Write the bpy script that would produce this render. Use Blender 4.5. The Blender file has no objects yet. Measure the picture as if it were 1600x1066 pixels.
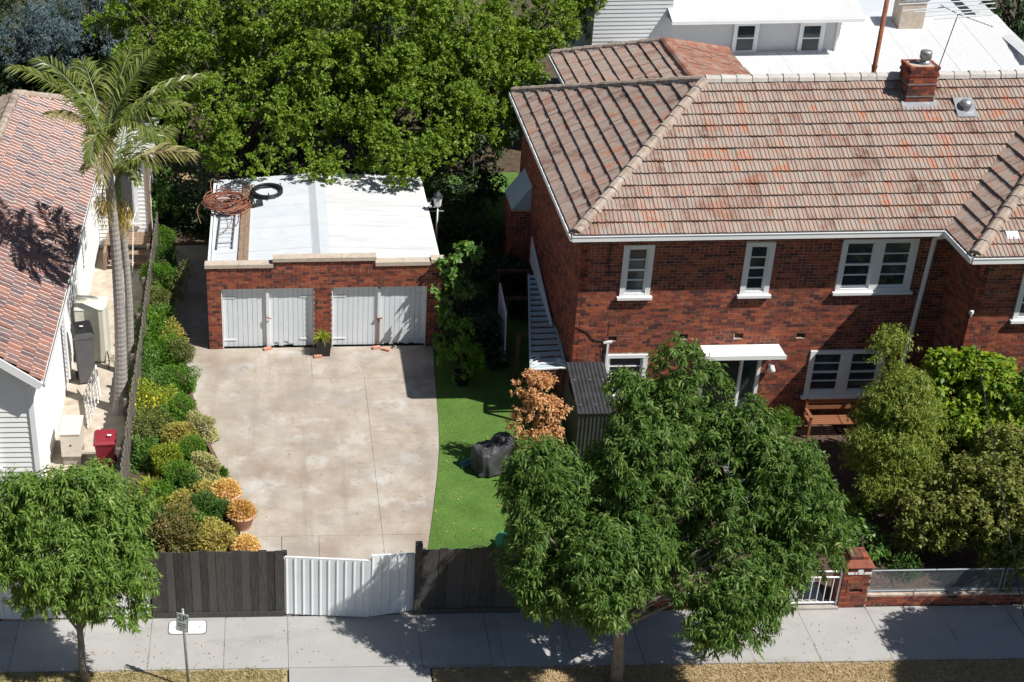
import bpy, bmesh, math, random
import numpy as np
from mathutils import Vector, Matrix, noise as mnoise

# ------------------------------------------------------------------ camera, world, sun
sc = bpy.context.scene
COL = sc.collection
PX0, PY0, ROLL = 436.0, 533.0, 0.0162          # optical axis of the (cropped) photograph
FOC = math.sqrt((4790 - PY0) * (PY0 + 750)); PITCH = math.atan((PY0 + 750) / FOC); CAMH = 21.5
cr, sr = math.cos(math.atan(ROLL)), math.sin(math.atan(ROLL))
Fw = np.array([0, math.cos(PITCH), -math.sin(PITCH)]); R0 = np.array([1., 0, 0]); U0 = np.array([0, math.sin(PITCH), math.cos(PITCH)])
CAM = np.array([0, 0, CAMH])
Rv = cr * R0 - sr * U0; Uv = sr * R0 + cr * U0
cam = bpy.data.cameras.new('camera'); camo = bpy.data.objects.new('camera', cam); COL.objects.link(camo)
m4 = Matrix.Identity(4)
for i in range(3):
    m4[i][0] = Rv[i]; m4[i][1] = Uv[i]; m4[i][2] = -Fw[i]; m4[i][3] = CAM[i]
camo.matrix_world = m4
cam.sensor_fit = 'HORIZONTAL'; cam.sensor_width = 36; cam.lens = FOC / 1600 * 36
cam.shift_x = (800 - PX0) / 1600; cam.clip_end = 2000; cam.clip_start = 0.5
sc.camera = camo

SUND = Vector((-0.64, 0.35, -1.0)).normalized()      # the way the light travels
world = bpy.data.worlds.new('World'); sc.world = world; world.use_nodes = True
wn = world.node_tree.nodes; wl = world.node_tree.links
sky = wn.new('ShaderNodeTexSky'); sky.sky_type = 'NISHITA'; sky.sun_disc = False
sky.sun_elevation = math.asin(-SUND.z); sky.sun_rotation = math.atan2(-SUND.x, -SUND.y)
sky.air_density = 1.0; sky.dust_density = 0.6; sky.ozone_density = 1.2
wn['Background'].inputs['Strength'].default_value = 0.05
wl.new(sky.outputs[0], wn['Background'].inputs[0])
sl = bpy.data.lights.new('sun', 'SUN'); sl.energy = 4.8; sl.angle = math.radians(0.5); sl.color = (1.0, 0.97, 0.91)
so = bpy.data.objects.new('sun', sl); COL.objects.link(so); so.location = (30, -10, 60)
so.rotation_euler = SUND.to_track_quat('-Z', 'Y').to_euler()
sc.view_settings.view_transform = 'Standard'; sc.view_settings.look = 'None'
sc.view_settings.exposure = 0.42; sc.view_settings.gamma = 1.0; sc.view_settings.use_curve_mapping = False
sc.cycles.use_denoising = True; sc.cycles.max_bounces = 6; sc.cycles.transparent_max_bounces = 6
sc.cycles.sample_clamp_indirect = 4.0

rng = np.random.default_rng(7); random.seed(7)
U = random.uniform

def ray(x, y):
    u, v = x - PX0, y - PY0
    return Fw * FOC + (u * cr - v * sr) * R0 + (-u * sr - v * cr) * U0
def PZ(x, y, z=0.0):
    d = ray(x, y); return CAM + d * (z - CAMH) / d[2]
def PY(x, y, yy):
    d = ray(x, y); return CAM + d * yy / d[1]
def scale_at(P):                                   # photo pixels per metre at a point
    return FOC / float((np.array(P) - CAM) @ Fw)

# ------------------------------------------------------------------ materials
MATS = {}
def newmat(name):
    m = bpy.data.materials.new(name); m.use_nodes = True; MATS[name] = m
    nt = m.node_tree; return m, nt, nt.nodes, nt.links, nt.nodes['Principled BSDF']

def ramp(n, cols):
    r = n.new('ShaderNodeValToRGB'); els = r.color_ramp.elements
    k = len(cols)
    while len(els) < k: els.new(0.5)
    for i, c in enumerate(cols):
        if len(c) == 4: pos, c = c[0], c[1:]
        else: pos = i / max(1, k - 1)
        els[i].position = pos; els[i].color = (*c, 1)
    return r

def mat(name, cols, rough=0.75, nscale=3.0, detail=5.0, rnd=0.0, stretch=None, bump=0.0, bscale=40.0, metal=0.0,
        spec=0.3, stains=(), contrast=(0.3, 0.7), bstretch=None, cracks=None):
    """noise / per-piece random -> colour ramp; stains = [(colour, scale, lo, hi, amount, stretch)]"""
    m, nt, n, l, b = newmat(name)
    geo = n.new('ShaderNodeNewGeometry'); pos = geo.outputs['Position']
    def mapped(st):
        if not st: return pos
        mp = n.new('ShaderNodeMapping'); mp.inputs['Scale'].default_value = st; l.new(pos, mp.inputs[0]); return mp.outputs[0]
    def nz(scale, det, st=None):
        t = n.new('ShaderNodeTexNoise'); t.inputs['Scale'].default_value = scale; t.inputs['Detail'].default_value = det
        t.inputs['Roughness'].default_value = 0.6; l.new(mapped(st), t.inputs['Vector']); return t.outputs['Fac']
    def rng_(fac, lo, hi):
        r = n.new('ShaderNodeMapRange'); r.inputs['From Min'].default_value = lo; r.inputs['From Max'].default_value = hi
        l.new(fac, r.inputs['Value']); return r.outputs[0]
    fac = rng_(nz(nscale, detail, stretch), *contrast)
    if rnd > 0:
        oi = n.new('ShaderNodeObjectInfo')
        a = n.new('ShaderNodeMath'); a.operation = 'ADD'; l.new(geo.outputs['Random Per Island'], a.inputs[0]); l.new(oi.outputs['Random'], a.inputs[1])
        fr = n.new('ShaderNodeMath'); fr.operation = 'FRACT'; l.new(a.outputs[0], fr.inputs[0])
        mx = n.new('ShaderNodeMix'); mx.inputs[0].default_value = rnd; l.new(fac, mx.inputs[2]); l.new(fr.outputs[0], mx.inputs[3])
        fac = mx.outputs[0]
    r = ramp(n, cols); l.new(fac, r.inputs[0]); out = r.outputs[0]
    for (c, s_, lo, hi, amt, st) in stains:
        f = rng_(nz(s_, 6, st), lo, hi)
        k = n.new('ShaderNodeMath'); k.operation = 'MULTIPLY'; k.inputs[1].default_value = amt; l.new(f, k.inputs[0])
        mx = n.new('ShaderNodeMix'); mx.data_type = 'RGBA'; l.new(k.outputs[0], mx.inputs[0]); l.new(out, mx.inputs[6]); mx.inputs[7].default_value = (*c, 1)
        out = mx.outputs[2]
    if cracks:
        vo = n.new('ShaderNodeTexVoronoi'); vo.feature = 'DISTANCE_TO_EDGE'; vo.inputs['Scale'].default_value = cracks[0]
        wv = n.new('ShaderNodeTexNoise'); wv.inputs['Scale'].default_value = 2.2; wv.inputs['Detail'].default_value = 6; l.new(pos, wv.inputs['Vector'])
        ad = n.new('ShaderNodeVectorMath'); ad.operation = 'ADD'; l.new(pos, ad.inputs[0]); l.new(wv.outputs['Color'], ad.inputs[1]); l.new(ad.outputs[0], vo.inputs['Vector'])
        f = rng_(vo.outputs['Distance'], cracks[1], 0.0); g = rng_(nz(.9, 3), .48, .62)
        k = n.new('ShaderNodeMath'); k.operation = 'MULTIPLY'; l.new(f, k.inputs[0]); l.new(g, k.inputs[1]); k0 = k; k = n.new('ShaderNodeMath'); k.operation = 'MULTIPLY'; l.new(k0.outputs[0], k.inputs[0]); k.inputs[1].default_value = .45
        mx = n.new('ShaderNodeMix'); mx.data_type = 'RGBA'; l.new(k.outputs[0], mx.inputs[0]); l.new(out, mx.inputs[6]); mx.inputs[7].default_value = (.12, .10, .085, 1); out = mx.outputs[2]
    l.new(out, b.inputs['Base Color'])
    b.inputs['Roughness'].default_value = rough; b.inputs['Metallic'].default_value = metal
    b.inputs['Specular IOR Level'].default_value = spec
    if bump > 0:
        bp = n.new('ShaderNodeBump'); bp.inputs['Strength'].default_value = bump; bp.inputs['Distance'].default_value = 0.02
        l.new(nz(bscale, 4, bstretch), bp.inputs['Height']); l.new(bp.outputs[0], b.inputs['Normal'])
    return m

def leafmat(name, cols, rough=0.5, trans=0.3, spec=0.3, nsc=2.2, gain=1.45):
    m, nt, n, l, b = newmat(name); cols = [(c[0],) * (len(c) == 4) + tuple(min(.85, v * gain) for v in c[-3:]) for c in cols]
    geo = n.new('ShaderNodeNewGeometry')
    t = n.new('ShaderNodeTexNoise'); t.inputs['Scale'].default_value = nsc; t.inputs['Detail'].default_value = 3; l.new(geo.outputs['Position'], t.inputs['Vector'])
    mx = n.new('ShaderNodeMix'); mx.inputs[0].default_value = 0.6; l.new(t.outputs['Fac'], mx.inputs[2]); l.new(geo.outputs['Random Per Island'], mx.inputs[3])
    r = ramp(n, cols); l.new(mx.outputs[0], r.inputs[0])
    l.new(r.outputs[0], b.inputs['Base Color']); b.inputs['Roughness'].default_value = rough; b.inputs['Specular IOR Level'].default_value = spec
    tr = n.new('ShaderNodeBsdfTranslucent'); hs = n.new('ShaderNodeHueSaturation'); hs.inputs['Hue'].default_value = 0.485; hs.inputs['Saturation'].default_value = 1.15; hs.inputs['Value'].default_value = 1.3
    l.new(r.outputs[0], hs.inputs['Color']); l.new(hs.outputs[0], tr.inputs['Color'])
    ms = n.new('ShaderNodeMixShader'); ms.inputs[0].default_value = trans
    l.new(b.outputs[0], ms.inputs[1]); l.new(tr.outputs[0], ms.inputs[2]); l.new(ms.outputs[0], n['Material Output'].inputs['Surface'])
    return m

mat('soil', [(0.05, 0.035, 0.022), (0.12, 0.085, 0.055)], 0.95, 4, bump=0.6, bscale=25)
mat('earth', [(0.06, 0.055, 0.03), (0.10, 0.085, 0.05)], 0.95, 0.8, bump=0.5, bscale=12)
mat('mulch', [(0.035, 0.022, 0.016), (0.16, 0.10, 0.075)], 0.95, 14, bump=0.9, bscale=30)
mat('sand', [(0.40, 0.335, 0.265), (0.56, 0.50, 0.42)], 0.95, 3, bump=0.7, bscale=18, stains=[((0.28, 0.2, 0.13), 1.6, .5, .7, .6, None)])
mat('footpath', [(0.315, 0.308, 0.298), (0.385, 0.378, 0.366)], 0.9, 1.4, rnd=0.5, bump=0.2, bscale=120, stains=[((.24, .225, .205), 1.1, .55, .7, .5, (.5, 1.5, 1)), ((.16, .15, .14), 14, .70, .76, .5, None), ((.27, .24, .20), 5, .58, .75, .35, None), ((0.34, 0.33, 0.31), 0.9, .5, .75, .5, None), ((0.36, 0.29, 0.21), 3.0, .62, .8, .5, (0.4, 1, 1))])
mat('driveway', [(0.295, 0.245, 0.20), (0.385, 0.335, 0.282), (0.46, 0.415, 0.365)], 0.9, 1.1, 12, rnd=0.05, bump=0.35, bscale=60, contrast=(.30, .68), cracks=(.32, .006),
    stains=[((0.26, 0.195, 0.145), 0.7, .50, .68, .62, (1, 0.7, 1)), ((0.52, 0.505, 0.485), 1.0, .54, .67, .65, None), ((0.22, 0.17, 0.13), 9.0, .55, .75, .35, None), ((0.25, 0.20, 0.155), 2.4, .58, .72, .4, (.5, 1.5, 1)), ((0.10, 0.085, 0.075), 1.9, .68, .75, .45, None), ((0.25, 0.205, 0.165), 1.5, .54, .68, .4, (1.5, .07, 1)), ((0.28, 0.262, 0.24), 0.6, .52, .62, .45, None)])
mat('asphalt', [(0.04, 0.04, 0.042), (0.065, 0.065, 0.065)], 0.9, 8, bump=0.4, bscale=90)
mat('turf', [(0.066, 0.138, 0.022), (0.105, 0.195, 0.036)], 0.9, 1.3, bump=0.6, bscale=70, stains=[((0.13, 0.25, 0.06), 0.7, .52, .75, .45, (.3, 2, 1))])
mat('verge', [(0.30, 0.22, 0.125), (0.42, 0.32, 0.19), (0.36, 0.29, 0.14)], 0.95, 4, bump=0.8, bscale=40, stains=[((0.17, 0.13, 0.07), 1.5, .52, .7, .6, None)])
BR = [(0, .04, .024, .024), (.16, .09, .034, .030), (.30, .20, .052, .035), (.52, .285, .074, .042), (.72, .35, .105, .05), (.84, .10, .042, .035), (1, .42, .17, .085)]
mat('brick', BR, 0.88, 1.4, 6, rnd=0.74, bump=0.35, bscale=45, contrast=(.25, .75), stains=[((.045, .03, .03), 2.2, .53, .68, .7, (1, 1, 2.2)), ((.42, .30, .22), 9, .66, .8, .4, None)])
mat('mortar', [(0.26, 0.18, 0.135), (0.62, 0.53, 0.45)], 0.95, 6, bump=0.4, bscale=60)
TL = [(0, .13, .080, .064), (.18, .225, .128, .095), (.4, .31, .205, .165), (.62, .36, .275, .23), (.78, .37, .205, .145), (.92, .43, .155, .085), (1, .33, .28, .25)]
mat('tile', TL, 0.9, 1.2, 6, rnd=0.42, bump=0.5, bscale=40, contrast=(.3, .7),
    stains=[((.30, .272, .24), 5.5, .45, .62, .78, None), ((.10, .08, .065), 7, .60, .74, .55, None), ((.42, .15, .075), 1.3, .58, .74, .5, None)])
mat('tile_neighbour', [(0, .085, .06, .075), (.2, .115, .08, .085), (.42, .25, .115, .085), (.62, .18, .125, .12), (.8, .32, .14, .09), (1, .115, .09, .10)], 0.34, 2.0, 5, rnd=0.72, bump=0.2, bscale=40, spec=0.5,
    stains=[((.50, .44, .41), 7, .58, .72, .4, None), ((.11, .085, .08), 3, .54, .70, .65, None)])
mat('ridge_cap', [(.20, .14, .115), (.35, .27, .215), (.40, .33, .28)], 0.9, 3, 6, rnd=.4, bump=.5, bscale=35, stains=[((.45, .43, .40), 8, .52, .66, .7, None), ((.10, .075, .06), 5, .55, .7, .6, None)])
mat('ridge_pale', [(.40, .375, .345), (.54, .51, .475)], 0.85, 3, 6, rnd=.4, bump=.4, bscale=35, stains=[((.30, .25, .21), 7, .56, .7, .7, None)])
mat('rear_red_tile', [(.18, .09, .065), (.29, .12, .08), (.33, .17, .12)], 0.85, 1.5, 6, rnd=.5, bump=.4, bscale=40, stains=[((.30, .25, .21), 3, .45, .65, .75, None), ((.12, .08, .06), 6, .55, .7, .5, None)])
mat('white_paint', [(.74, .75, .76), (.82, .82, .82)], 0.5, 2, stains=[((.55, .53, .49), 3, .62, .8, .35, (1, 1, .3))])
mat('door_paint', [(.64, .69, .73), (.74, .78, .81)], 0.6, 3, rnd=.35, stains=[((.45, .44, .42), 4, .6, .78, .5, (4, 4, .5)), ((.20, .15, .11), 11, .70, .8, .6, (3, 3, .4))])
mat('gate_steel', [(.66, .69, .71), (.74, .76, .77)], 0.45, 2, spec=.5, stains=[((.45, .42, .38), 3, .6, .8, .4, (3, 3, .4))])
mat('white_board', [(.78, .78, .77), (.84, .84, .83)], 0.6, 2, rnd=.3, stains=[((.60, .58, .54), 4, .62, .8, .3, (.5, .5, 2))])
mat('iron_bright', [(.66, .67, .68), (.74, .74, .74)], 0.5, 1.5, spec=.4, rnd=.2, stains=[((.5, .48, .45), 1.6, .55, .75, .4, (2.5, .3, 1))])
mat('glass_teal', [(.025, .04, .048), (.075, .11, .125)], 0.05, 1.6, spec=.6, rnd=.5)
mat('grey_board', [(.56, .57, .58), (.62, .63, .64)], 0.6, 2, rnd=.3)
mat('iron_white', [(.50, .51, .52), (.57, .57, .57)], 0.5, 1.5, spec=.4, rnd=.3, stains=[((.38, .37, .35), 1.6, .50, .72, .6, (.3, 2.5, 1)), ((.32, .22, .15), 6, .68, .76, .5, None)])
mat('iron_grey_and_shade', [(.46, .49, .52), (.54, .56, .58)], 0.5, 1.5, spec=.4, rnd=.3, stains=[((.30, .21, .15), 6, .68, .76, .4, None), ((.42, .41, .40), 2.6, .55, .75, .45, None)])  # grey iron; its darker tone also paints shade on the garage roof's left half
mat('coping', [(.42, .35, .28), (.54, .46, .38)], 0.9, 5, bump=.5, bscale=40, stains=[((.33, .27, .21), 3, .55, .75, .5, None)])
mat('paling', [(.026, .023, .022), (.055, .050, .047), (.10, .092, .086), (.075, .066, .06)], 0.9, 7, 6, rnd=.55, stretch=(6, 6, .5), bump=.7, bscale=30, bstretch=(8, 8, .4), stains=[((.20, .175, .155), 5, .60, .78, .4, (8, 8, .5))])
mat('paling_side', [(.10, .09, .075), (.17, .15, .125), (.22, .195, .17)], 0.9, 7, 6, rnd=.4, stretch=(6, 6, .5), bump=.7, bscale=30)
mat('timber', [(.20, .13, .085), (.33, .235, .16)], 0.85, 6, stretch=(6, .6, 6), bump=.5, bscale=25, stains=[((.12, .08, .055), 4, .55, .7, .6, None)])
mat('edging', [(.10, .06, .04), (.2, .125, .085)], .9, 6, bump=.5, bscale=25)
mat('bench_wood', [(.21, .085, .04), (.30, .13, .065)], 0.6, 6, stretch=(1, 6, 6), bump=.3, bscale=25, rnd=.3)  # wood colour darkened to carry the tree shade over the bench
mat('glass_dark', [(.008, .012, .015), (.03, .045, .055), (.075, .105, .12)], 0.05, 1.6, spec=.6, rnd=.45)
mat('black_plastic', [(.012, .012, .013), (.02, .02, .021)], .45, 4, spec=.5)
mat('tarp', [(.035, .035, .038), (.06, .06, .065)], .6, 5, spec=.4, bump=.5, bscale=14)
mat('copper_pipe', [(.17, .07, .045), (.30, .12, .075), (.36, .19, .13)], .55, 9, rnd=.6, metal=.2)
mat('aluminium', [(.50, .53, .55), (.62, .64, .66)], .42, 6, metal=.3, rnd=.2)
mat('pale_blue_metal', [(.36, .45, .50), (.44, .53, .57)], .45, 5, rnd=.2)
mat('galvanised', [(.30, .32, .34), (.42, .44, .46)], .4, 6, metal=.6)
mat('dark_iron', [(.025, .026, .028), (.05, .05, .054)], .42, 5, spec=.5)
mat('terracotta', [(.50, .27, .175), (.62, .38, .26)], .85, 6, bump=.2, bscale=40, stains=[((.66, .52, .42), 5, .55, .75, .5, None)])
mat('cap_brick', [(.22, .07, .045), (.33, .115, .07)], .85, 9, bump=.5, bscale=40, stains=[((.12, .06, .05), 5, .52, .7, .6, None)])
mat('pink_brick', [(.48, .22, .15), (.60, .33, .25)], .9, 8, bump=.5, bscale=40)
mat('maroon_plastic', [(.22, .018, .03), (.27, .025, .04)], .4, 4, spec=.5)
mat('green_plastic', [(.02, .16, .12), (.03, .22, .17)], .4, 4, spec=.5)
mat('teal_plastic', [(.05, .32, .28), (.07, .40, .35)], .4, 4, spec=.5)
mat('grey_plastic', [(.10, .10, .105), (.14, .14, .145)], .45, 4)
mat('cream_metal', [(.60, .58, .48), (.68, .66, .56)], .5, 3, stains=[((.35, .28, .2), 5, .62, .8, .5, None)])
mat('beige_metal', [(.60, .54, .46), (.68, .63, .55)], .55, 3, stains=[((.40, .32, .24), 6, .55, .75, .5, None)])
mat('rust', [(.18, .06, .03), (.32, .12, .06)], .85, 8, bump=.3, bscale=40)
mat('lead', [(.20, .21, .23), (.30, .31, .33)], .6, 5, stains=[((.55, .55, .55), 5, .55, .7, .6, None)])
mat('sign_white', [(.60, .64, .66), (.66, .69, .70)], .45, 6)
mat('sign_green', [(.012, .075, .055), (.016, .09, .07)], .5, 6)
mat('letter_white', [(.78, .78, .76), (.82, .82, .8)], .6, 9)
mat('pit_lid', [(.62, .61, .59), (.70, .69, .67)], .85, 5, stains=[((.45, .43, .4), 5, .6, .75, .5, None)])
mat('concrete_old', [(.30, .27, .24), (.42, .39, .35)], .9, 4, bump=.4, bscale=40)
mat('bark', [(.13, .115, .10), (.26, .235, .21)], .95, 9, stretch=(2, 2, .5), bump=.9, bscale=25)
mat('bark_dark', [(.05, .038, .03), (.12, .095, .075)], .95, 9, stretch=(2, 2, .5), bump=.9, bscale=25)
mat('palm_bark', [(.24, .215, .19), (.38, .355, .33)], .9, 5, bump=.5, bscale=20, stretch=(1, 1, 6))
mat('crownshaft', [(.10, .16, .05), (.17, .22, .09)], .5, 4, stretch=(4, 4, .6))
mat('rope_grey', [(.02, .02, .022), (.035, .035, .037)], .7, 9)
mat('bark_mulch_wall', [(.08, .04, .03), (.14, .07, .05)], .9, 4)
mat('awning', [(.80, .80, .79), (.84, .84, .83)], .5, 3)
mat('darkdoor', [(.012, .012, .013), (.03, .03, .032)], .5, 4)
mat('mesh_wire', [(.20, .24, .26), (.28, .32, .34)], .5, 6)

leafmat('leaf_ash', [(0, .022, .05, .010), (.35, .042, .085, .015), (.6, .066, .118, .022), (.76, .10, .15, .035), (.86, .20, .235, .08)], .5, .3, .22, gain=1.6)
leafmat('leaf_ash_young', [(0, .034, .072, .013), (.35, .064, .118, .019), (.6, .095, .155, .028), (.76, .135, .19, .045), (.86, .23, .265, .09)], .5, .32, .22, gain=1.75)
leafmat('leaf_pear', [(.036, .068, .008), (.062, .105, .012), (.095, .142, .017), (.17, .20, .035)], .5, .32, .25, gain=2.0)
leafmat('leaf_fig', [(.045, .10, .02), (.08, .16, .03), (.12, .20, .04)], .45, .3, .45)
leafmat('leaf_olive', [(.05, .065, .02), (.085, .10, .028), (.13, .14, .045)], .5, .3, gain=1.8)
leafmat('leaf_feather', [(.05, .085, .014), (.09, .13, .022), (.145, .17, .03), (.23, .19, .05)], .5, .35, .25, gain=1.8)
leafmat('leaf_yellow', [(.035, .085, .012), (.08, .15, .018), (.17, .225, .025), (.30, .30, .035)], .45, .35, .25, gain=1.6)
leafmat('leaf_hazel', [(.05, .085, .016), (.095, .125, .024), (.16, .155, .042), (.075, .135, .024)], .55, .3, gain=1.6)
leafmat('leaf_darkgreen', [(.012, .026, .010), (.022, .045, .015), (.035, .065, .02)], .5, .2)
leafmat('leaf_blue', [(.05, .08, .09), (.09, .13, .145), (.15, .195, .205)], .6, .15, gain=1.1)
leafmat('leaf_dead', [(.30, .15, .06), (.45, .25, .11), (.58, .38, .2)], .7, .25, gain=1.35)
leafmat('leaf_straw', [(.52, .34, .09), (.68, .48, .16), (.80, .62, .28)], .7, .25, gain=1.05)
leafmat('leaf_goldstraw', [(.42, .24, .06), (.56, .35, .10), (.68, .47, .17)], .7, .25, gain=1.05)
leafmat('leaf_palm', [(.055, .085, .018), (.115, .145, .03), (.22, .22, .075)], .36, .3, .5)
leafmat('leaf_palm_old', [(.13, .12, .045), (.20, .18, .075), (.28, .24, .12)], .5, .25)
leafmat('flower_palm', [(.26, .20, .04), (.36, .28, .07)], .6, .2)
leafmat('leaf_box', [(.032, .08, .010), (.058, .125, .014), (.10, .18, .022)], .5, .3, .22, gain=1.75)
leafmat('leaf_box_dark', [(.02, .052, .010), (.036, .08, .014), (.06, .11, .022)], .5, .25, .22, gain=1.7)
leafmat('leaf_lime', [(.10, .14, .015), (.16, .20, .022), (.24, .27, .035)], .5, .3, gain=1.75)
leafmat('leaf_varieg', [(.14, .15, .05), (.25, .25, .10), (.38, .34, .17)], .55, .25, gain=1.6)
leafmat('leaf_redmix', [(.05, .085, .02), (.10, .125, .03), (.17, .10, .045), (.09, .13, .03)], .5, .25)
leafmat('leaf_gold', [(.13, .14, .03), (.22, .19, .045), (.30, .25, .07)], .5, .25, gain=1.9)
leafmat('flower_gold', [(.60, .40, .02), (.75, .55, .05)], .6, .2)
leafmat('grass_turf', [(.062, .135, .020), (.096, .188, .032), (.135, .235, .052)], .6, .25, gain=1.0)
leafmat('grass_dry', [(.34, .25, .13), (.48, .37, .21), (.56, .45, .27)], .8, .2, gain=1.0)
leafmat('grass_mixed', [(.16, .19, .05), (.30, .27, .10), (.46, .37, .18)], .8, .2, gain=1.0)

# ------------------------------------------------------------------ mesh helpers
class MB:
    def __init__(s): s.v = []; s.f = []
    def add(s, vs, fs):
        k = len(s.v); s.v += [tuple(map(float, p)) for p in vs]; s.f += [tuple(i + k for i in f) for f in fs]; return s
    def box(s, x0, x1, y0, y1, z0, z1):
        return s.add([(x0, y0, z0), (x1, y0, z0), (x1, y1, z0), (x0, y1, z0), (x0, y0, z1), (x1, y0, z1), (x1, y1, z1), (x0, y1, z1)],
                     [(0, 3, 2, 1), (4, 5, 6, 7), (0, 1, 5, 4), (1, 2, 6, 5), (2, 3, 7, 6), (3, 0, 4, 7)])
    def bar(s, a, b, w, h, up=(0, 0, 1)):
        """rectangular bar from a to b"""
        a, b = Vector(a), Vector(b); d = (b - a).normalized(); up = Vector(up)
        if abs(d.dot(up)) > .98: up = Vector((0, 1, 0))
        x = d.cross(up).normalized(); y = x.cross(d)
        vs = [p + x * i * w / 2 + y * j * h / 2 for p in (a, b) for i, j in ((-1, -1), (1, -1), (1, 1), (-1, 1))]
        return s.add(vs, [(0, 1, 2, 3), (7, 6, 5, 4), (0, 4, 5, 1), (1, 5, 6, 2), (2, 6, 7, 3), (3, 7, 4, 0)])
    def tube(s, pts, rad, n=6, cap=True, closed=False):
        pts = [Vector(p) for p in pts]; m = len(pts)
        if not hasattr(rad, '__len__'): rad = [rad] * m
        vs = []; prev = None
        for i, p in enumerate(pts):
            d = (pts[(i + 1) % m] - pts[i - 1]) if closed else (pts[min(i + 1, m - 1)] - pts[max(i - 1, 0)])
            d.normalize()
            if prev is None:
                x = d.orthogonal().normalized()
            else:
                x = (prev - d * prev.dot(d))
                x = x.normalized() if x.length > 1e-6 else d.orthogonal().normalized()
            prev = x; y = d.cross(x)
            for k in range(n):
                a = 2 * math.pi * k / n; vs.append(p + (x * math.cos(a) + y * math.sin(a)) * rad[i])
        fs = []
        for i in range(m if closed else m - 1):
            j = (i + 1) % m
            for k in range(n):
                k2 = (k + 1) % n; fs.append((i * n + k, i * n + k2, j * n + k2, j * n + k))
        if cap and not closed:
            fs.append(tuple(range(n - 1, -1, -1))); fs.append(tuple((m - 1) * n + k for k in range(n)))
        return s.add(vs, fs)
    def lathe(s, prof, c=(0, 0, 0), n=20):
        vs = []; fs = []
        for r, z in prof:
            for k in range(n):
                a = 2 * math.pi * k / n; vs.append((c[0] + r * math.cos(a), c[1] + r * math.sin(a), c[2] + z))
        for i in range(len(prof) - 1):
            for k in range(n):
                k2 = (k + 1) % n; fs.append((i * n + k, i * n + k2, (i + 1) * n + k2, (i + 1) * n + k))
        return s.add(vs, fs)
    def poly(s, pts): return s.add(pts, [tuple(range(len(pts)))])
    def prism(s, xy, z0, z1):
        n = len(xy); vs = [(x, y, z0) for x, y in xy] + [(x, y, z1) for x, y in xy]
        return s.add(vs, [tuple(range(n - 1, -1, -1)), tuple(range(n, 2 * n))] + [(i, (i + 1) % n, n + (i + 1) % n, n + i) for i in range(n)])
    def mesh(s, name, material, smooth=False):
        me = bpy.data.meshes.new(name); me.from_pydata(s.v, [], s.f); me.materials.append(MATS[material])
        if smooth: me.polygons.foreach_set('use_smooth', [True] * len(me.polygons))
        me.update(); return me
    def build(s, name, material, parent=None, smooth=False):
        return obj(name, s.mesh(name, material, smooth), parent)

def obj(name, me, parent=None):
    o = bpy.data.objects.new(name, me); COL.objects.link(o)
    if parent is not None: o.parent = parent; o.matrix_parent_inverse = pinv(parent)
    return o
def pinv(p): return p.matrix_basis.inverted()      # every part's own basis is identity in world space
def tag(o, label=None, cat=None, group=None, kind=None):
    if label: o['label'] = label
    if cat: o['category'] = cat
    if group: o['group'] = group
    if kind: o['kind'] = kind
    return o
def thing(name, loc, label, cat, group=None):
    o = bpy.data.objects.new(name, None); COL.objects.link(o); o.location = loc; o.empty_display_size = .2
    return tag(o, label, cat, group)
def npmesh(name, V, F, material, smooth=False):
    """V (n,3) float, F (m,k) int with k = 3 or 4"""
    me = bpy.data.meshes.new(name); n, (m_, k) = len(V), F.shape
    me.vertices.add(n); me.vertices.foreach_set('co', V.astype(np.float32).ravel())
    me.loops.add(m_ * k); me.loops.foreach_set('vertex_index', F.astype(np.int32).ravel())
    me.polygons.add(m_); me.polygons.foreach_set('loop_start', (np.arange(m_) * k).astype(np.int32))
    if smooth: me.polygons.foreach_set('use_smooth', np.ones(m_, dtype=bool))
    me.materials.append(MATS[material]); me.update(calc_edges=True); return me
def struct(o): o['kind'] = 'structure'; return o
def vn(a): return a / np.maximum(np.linalg.norm(a, axis=-1, keepdims=True), 1e-9)

# ------------------------------------------------------------------ foliage
def leaves_mesh(name, base, direc, length, width, material, fold=.25, bend=.25, roll=None):
    """one small bent diamond per row: base point, direction, length, width"""
    n = len(base); d = vn(direc)
    r = rng.normal(size=(n, 3)) * .7 + np.array([.15, -.1, 1.0])          # blades turn their faces to the light
    side = vn(np.cross(d, r))
    up = np.cross(side, d); L = length[:, None]; W = width[:, None]
    up = np.where(up[:, 2:3] < 0, -up, up)
    mid = base + d * L * .45
    a = mid + side * W * .5 - up * W * fold * .3; b = mid - side * W * .5 - up * W * fold * .3
    tip = base + d * L - np.array([0, 0, 1.]) * L * bend
    V = np.stack([base, a, tip, b], 1).reshape(-1, 3); i = np.arange(n) * 4
    F = np.concatenate([np.stack([i, i + 1, i + 3], 1), np.stack([i + 1, i + 2, i + 3], 1)], 0)
    return npmesh(name, V, F, material)

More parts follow.
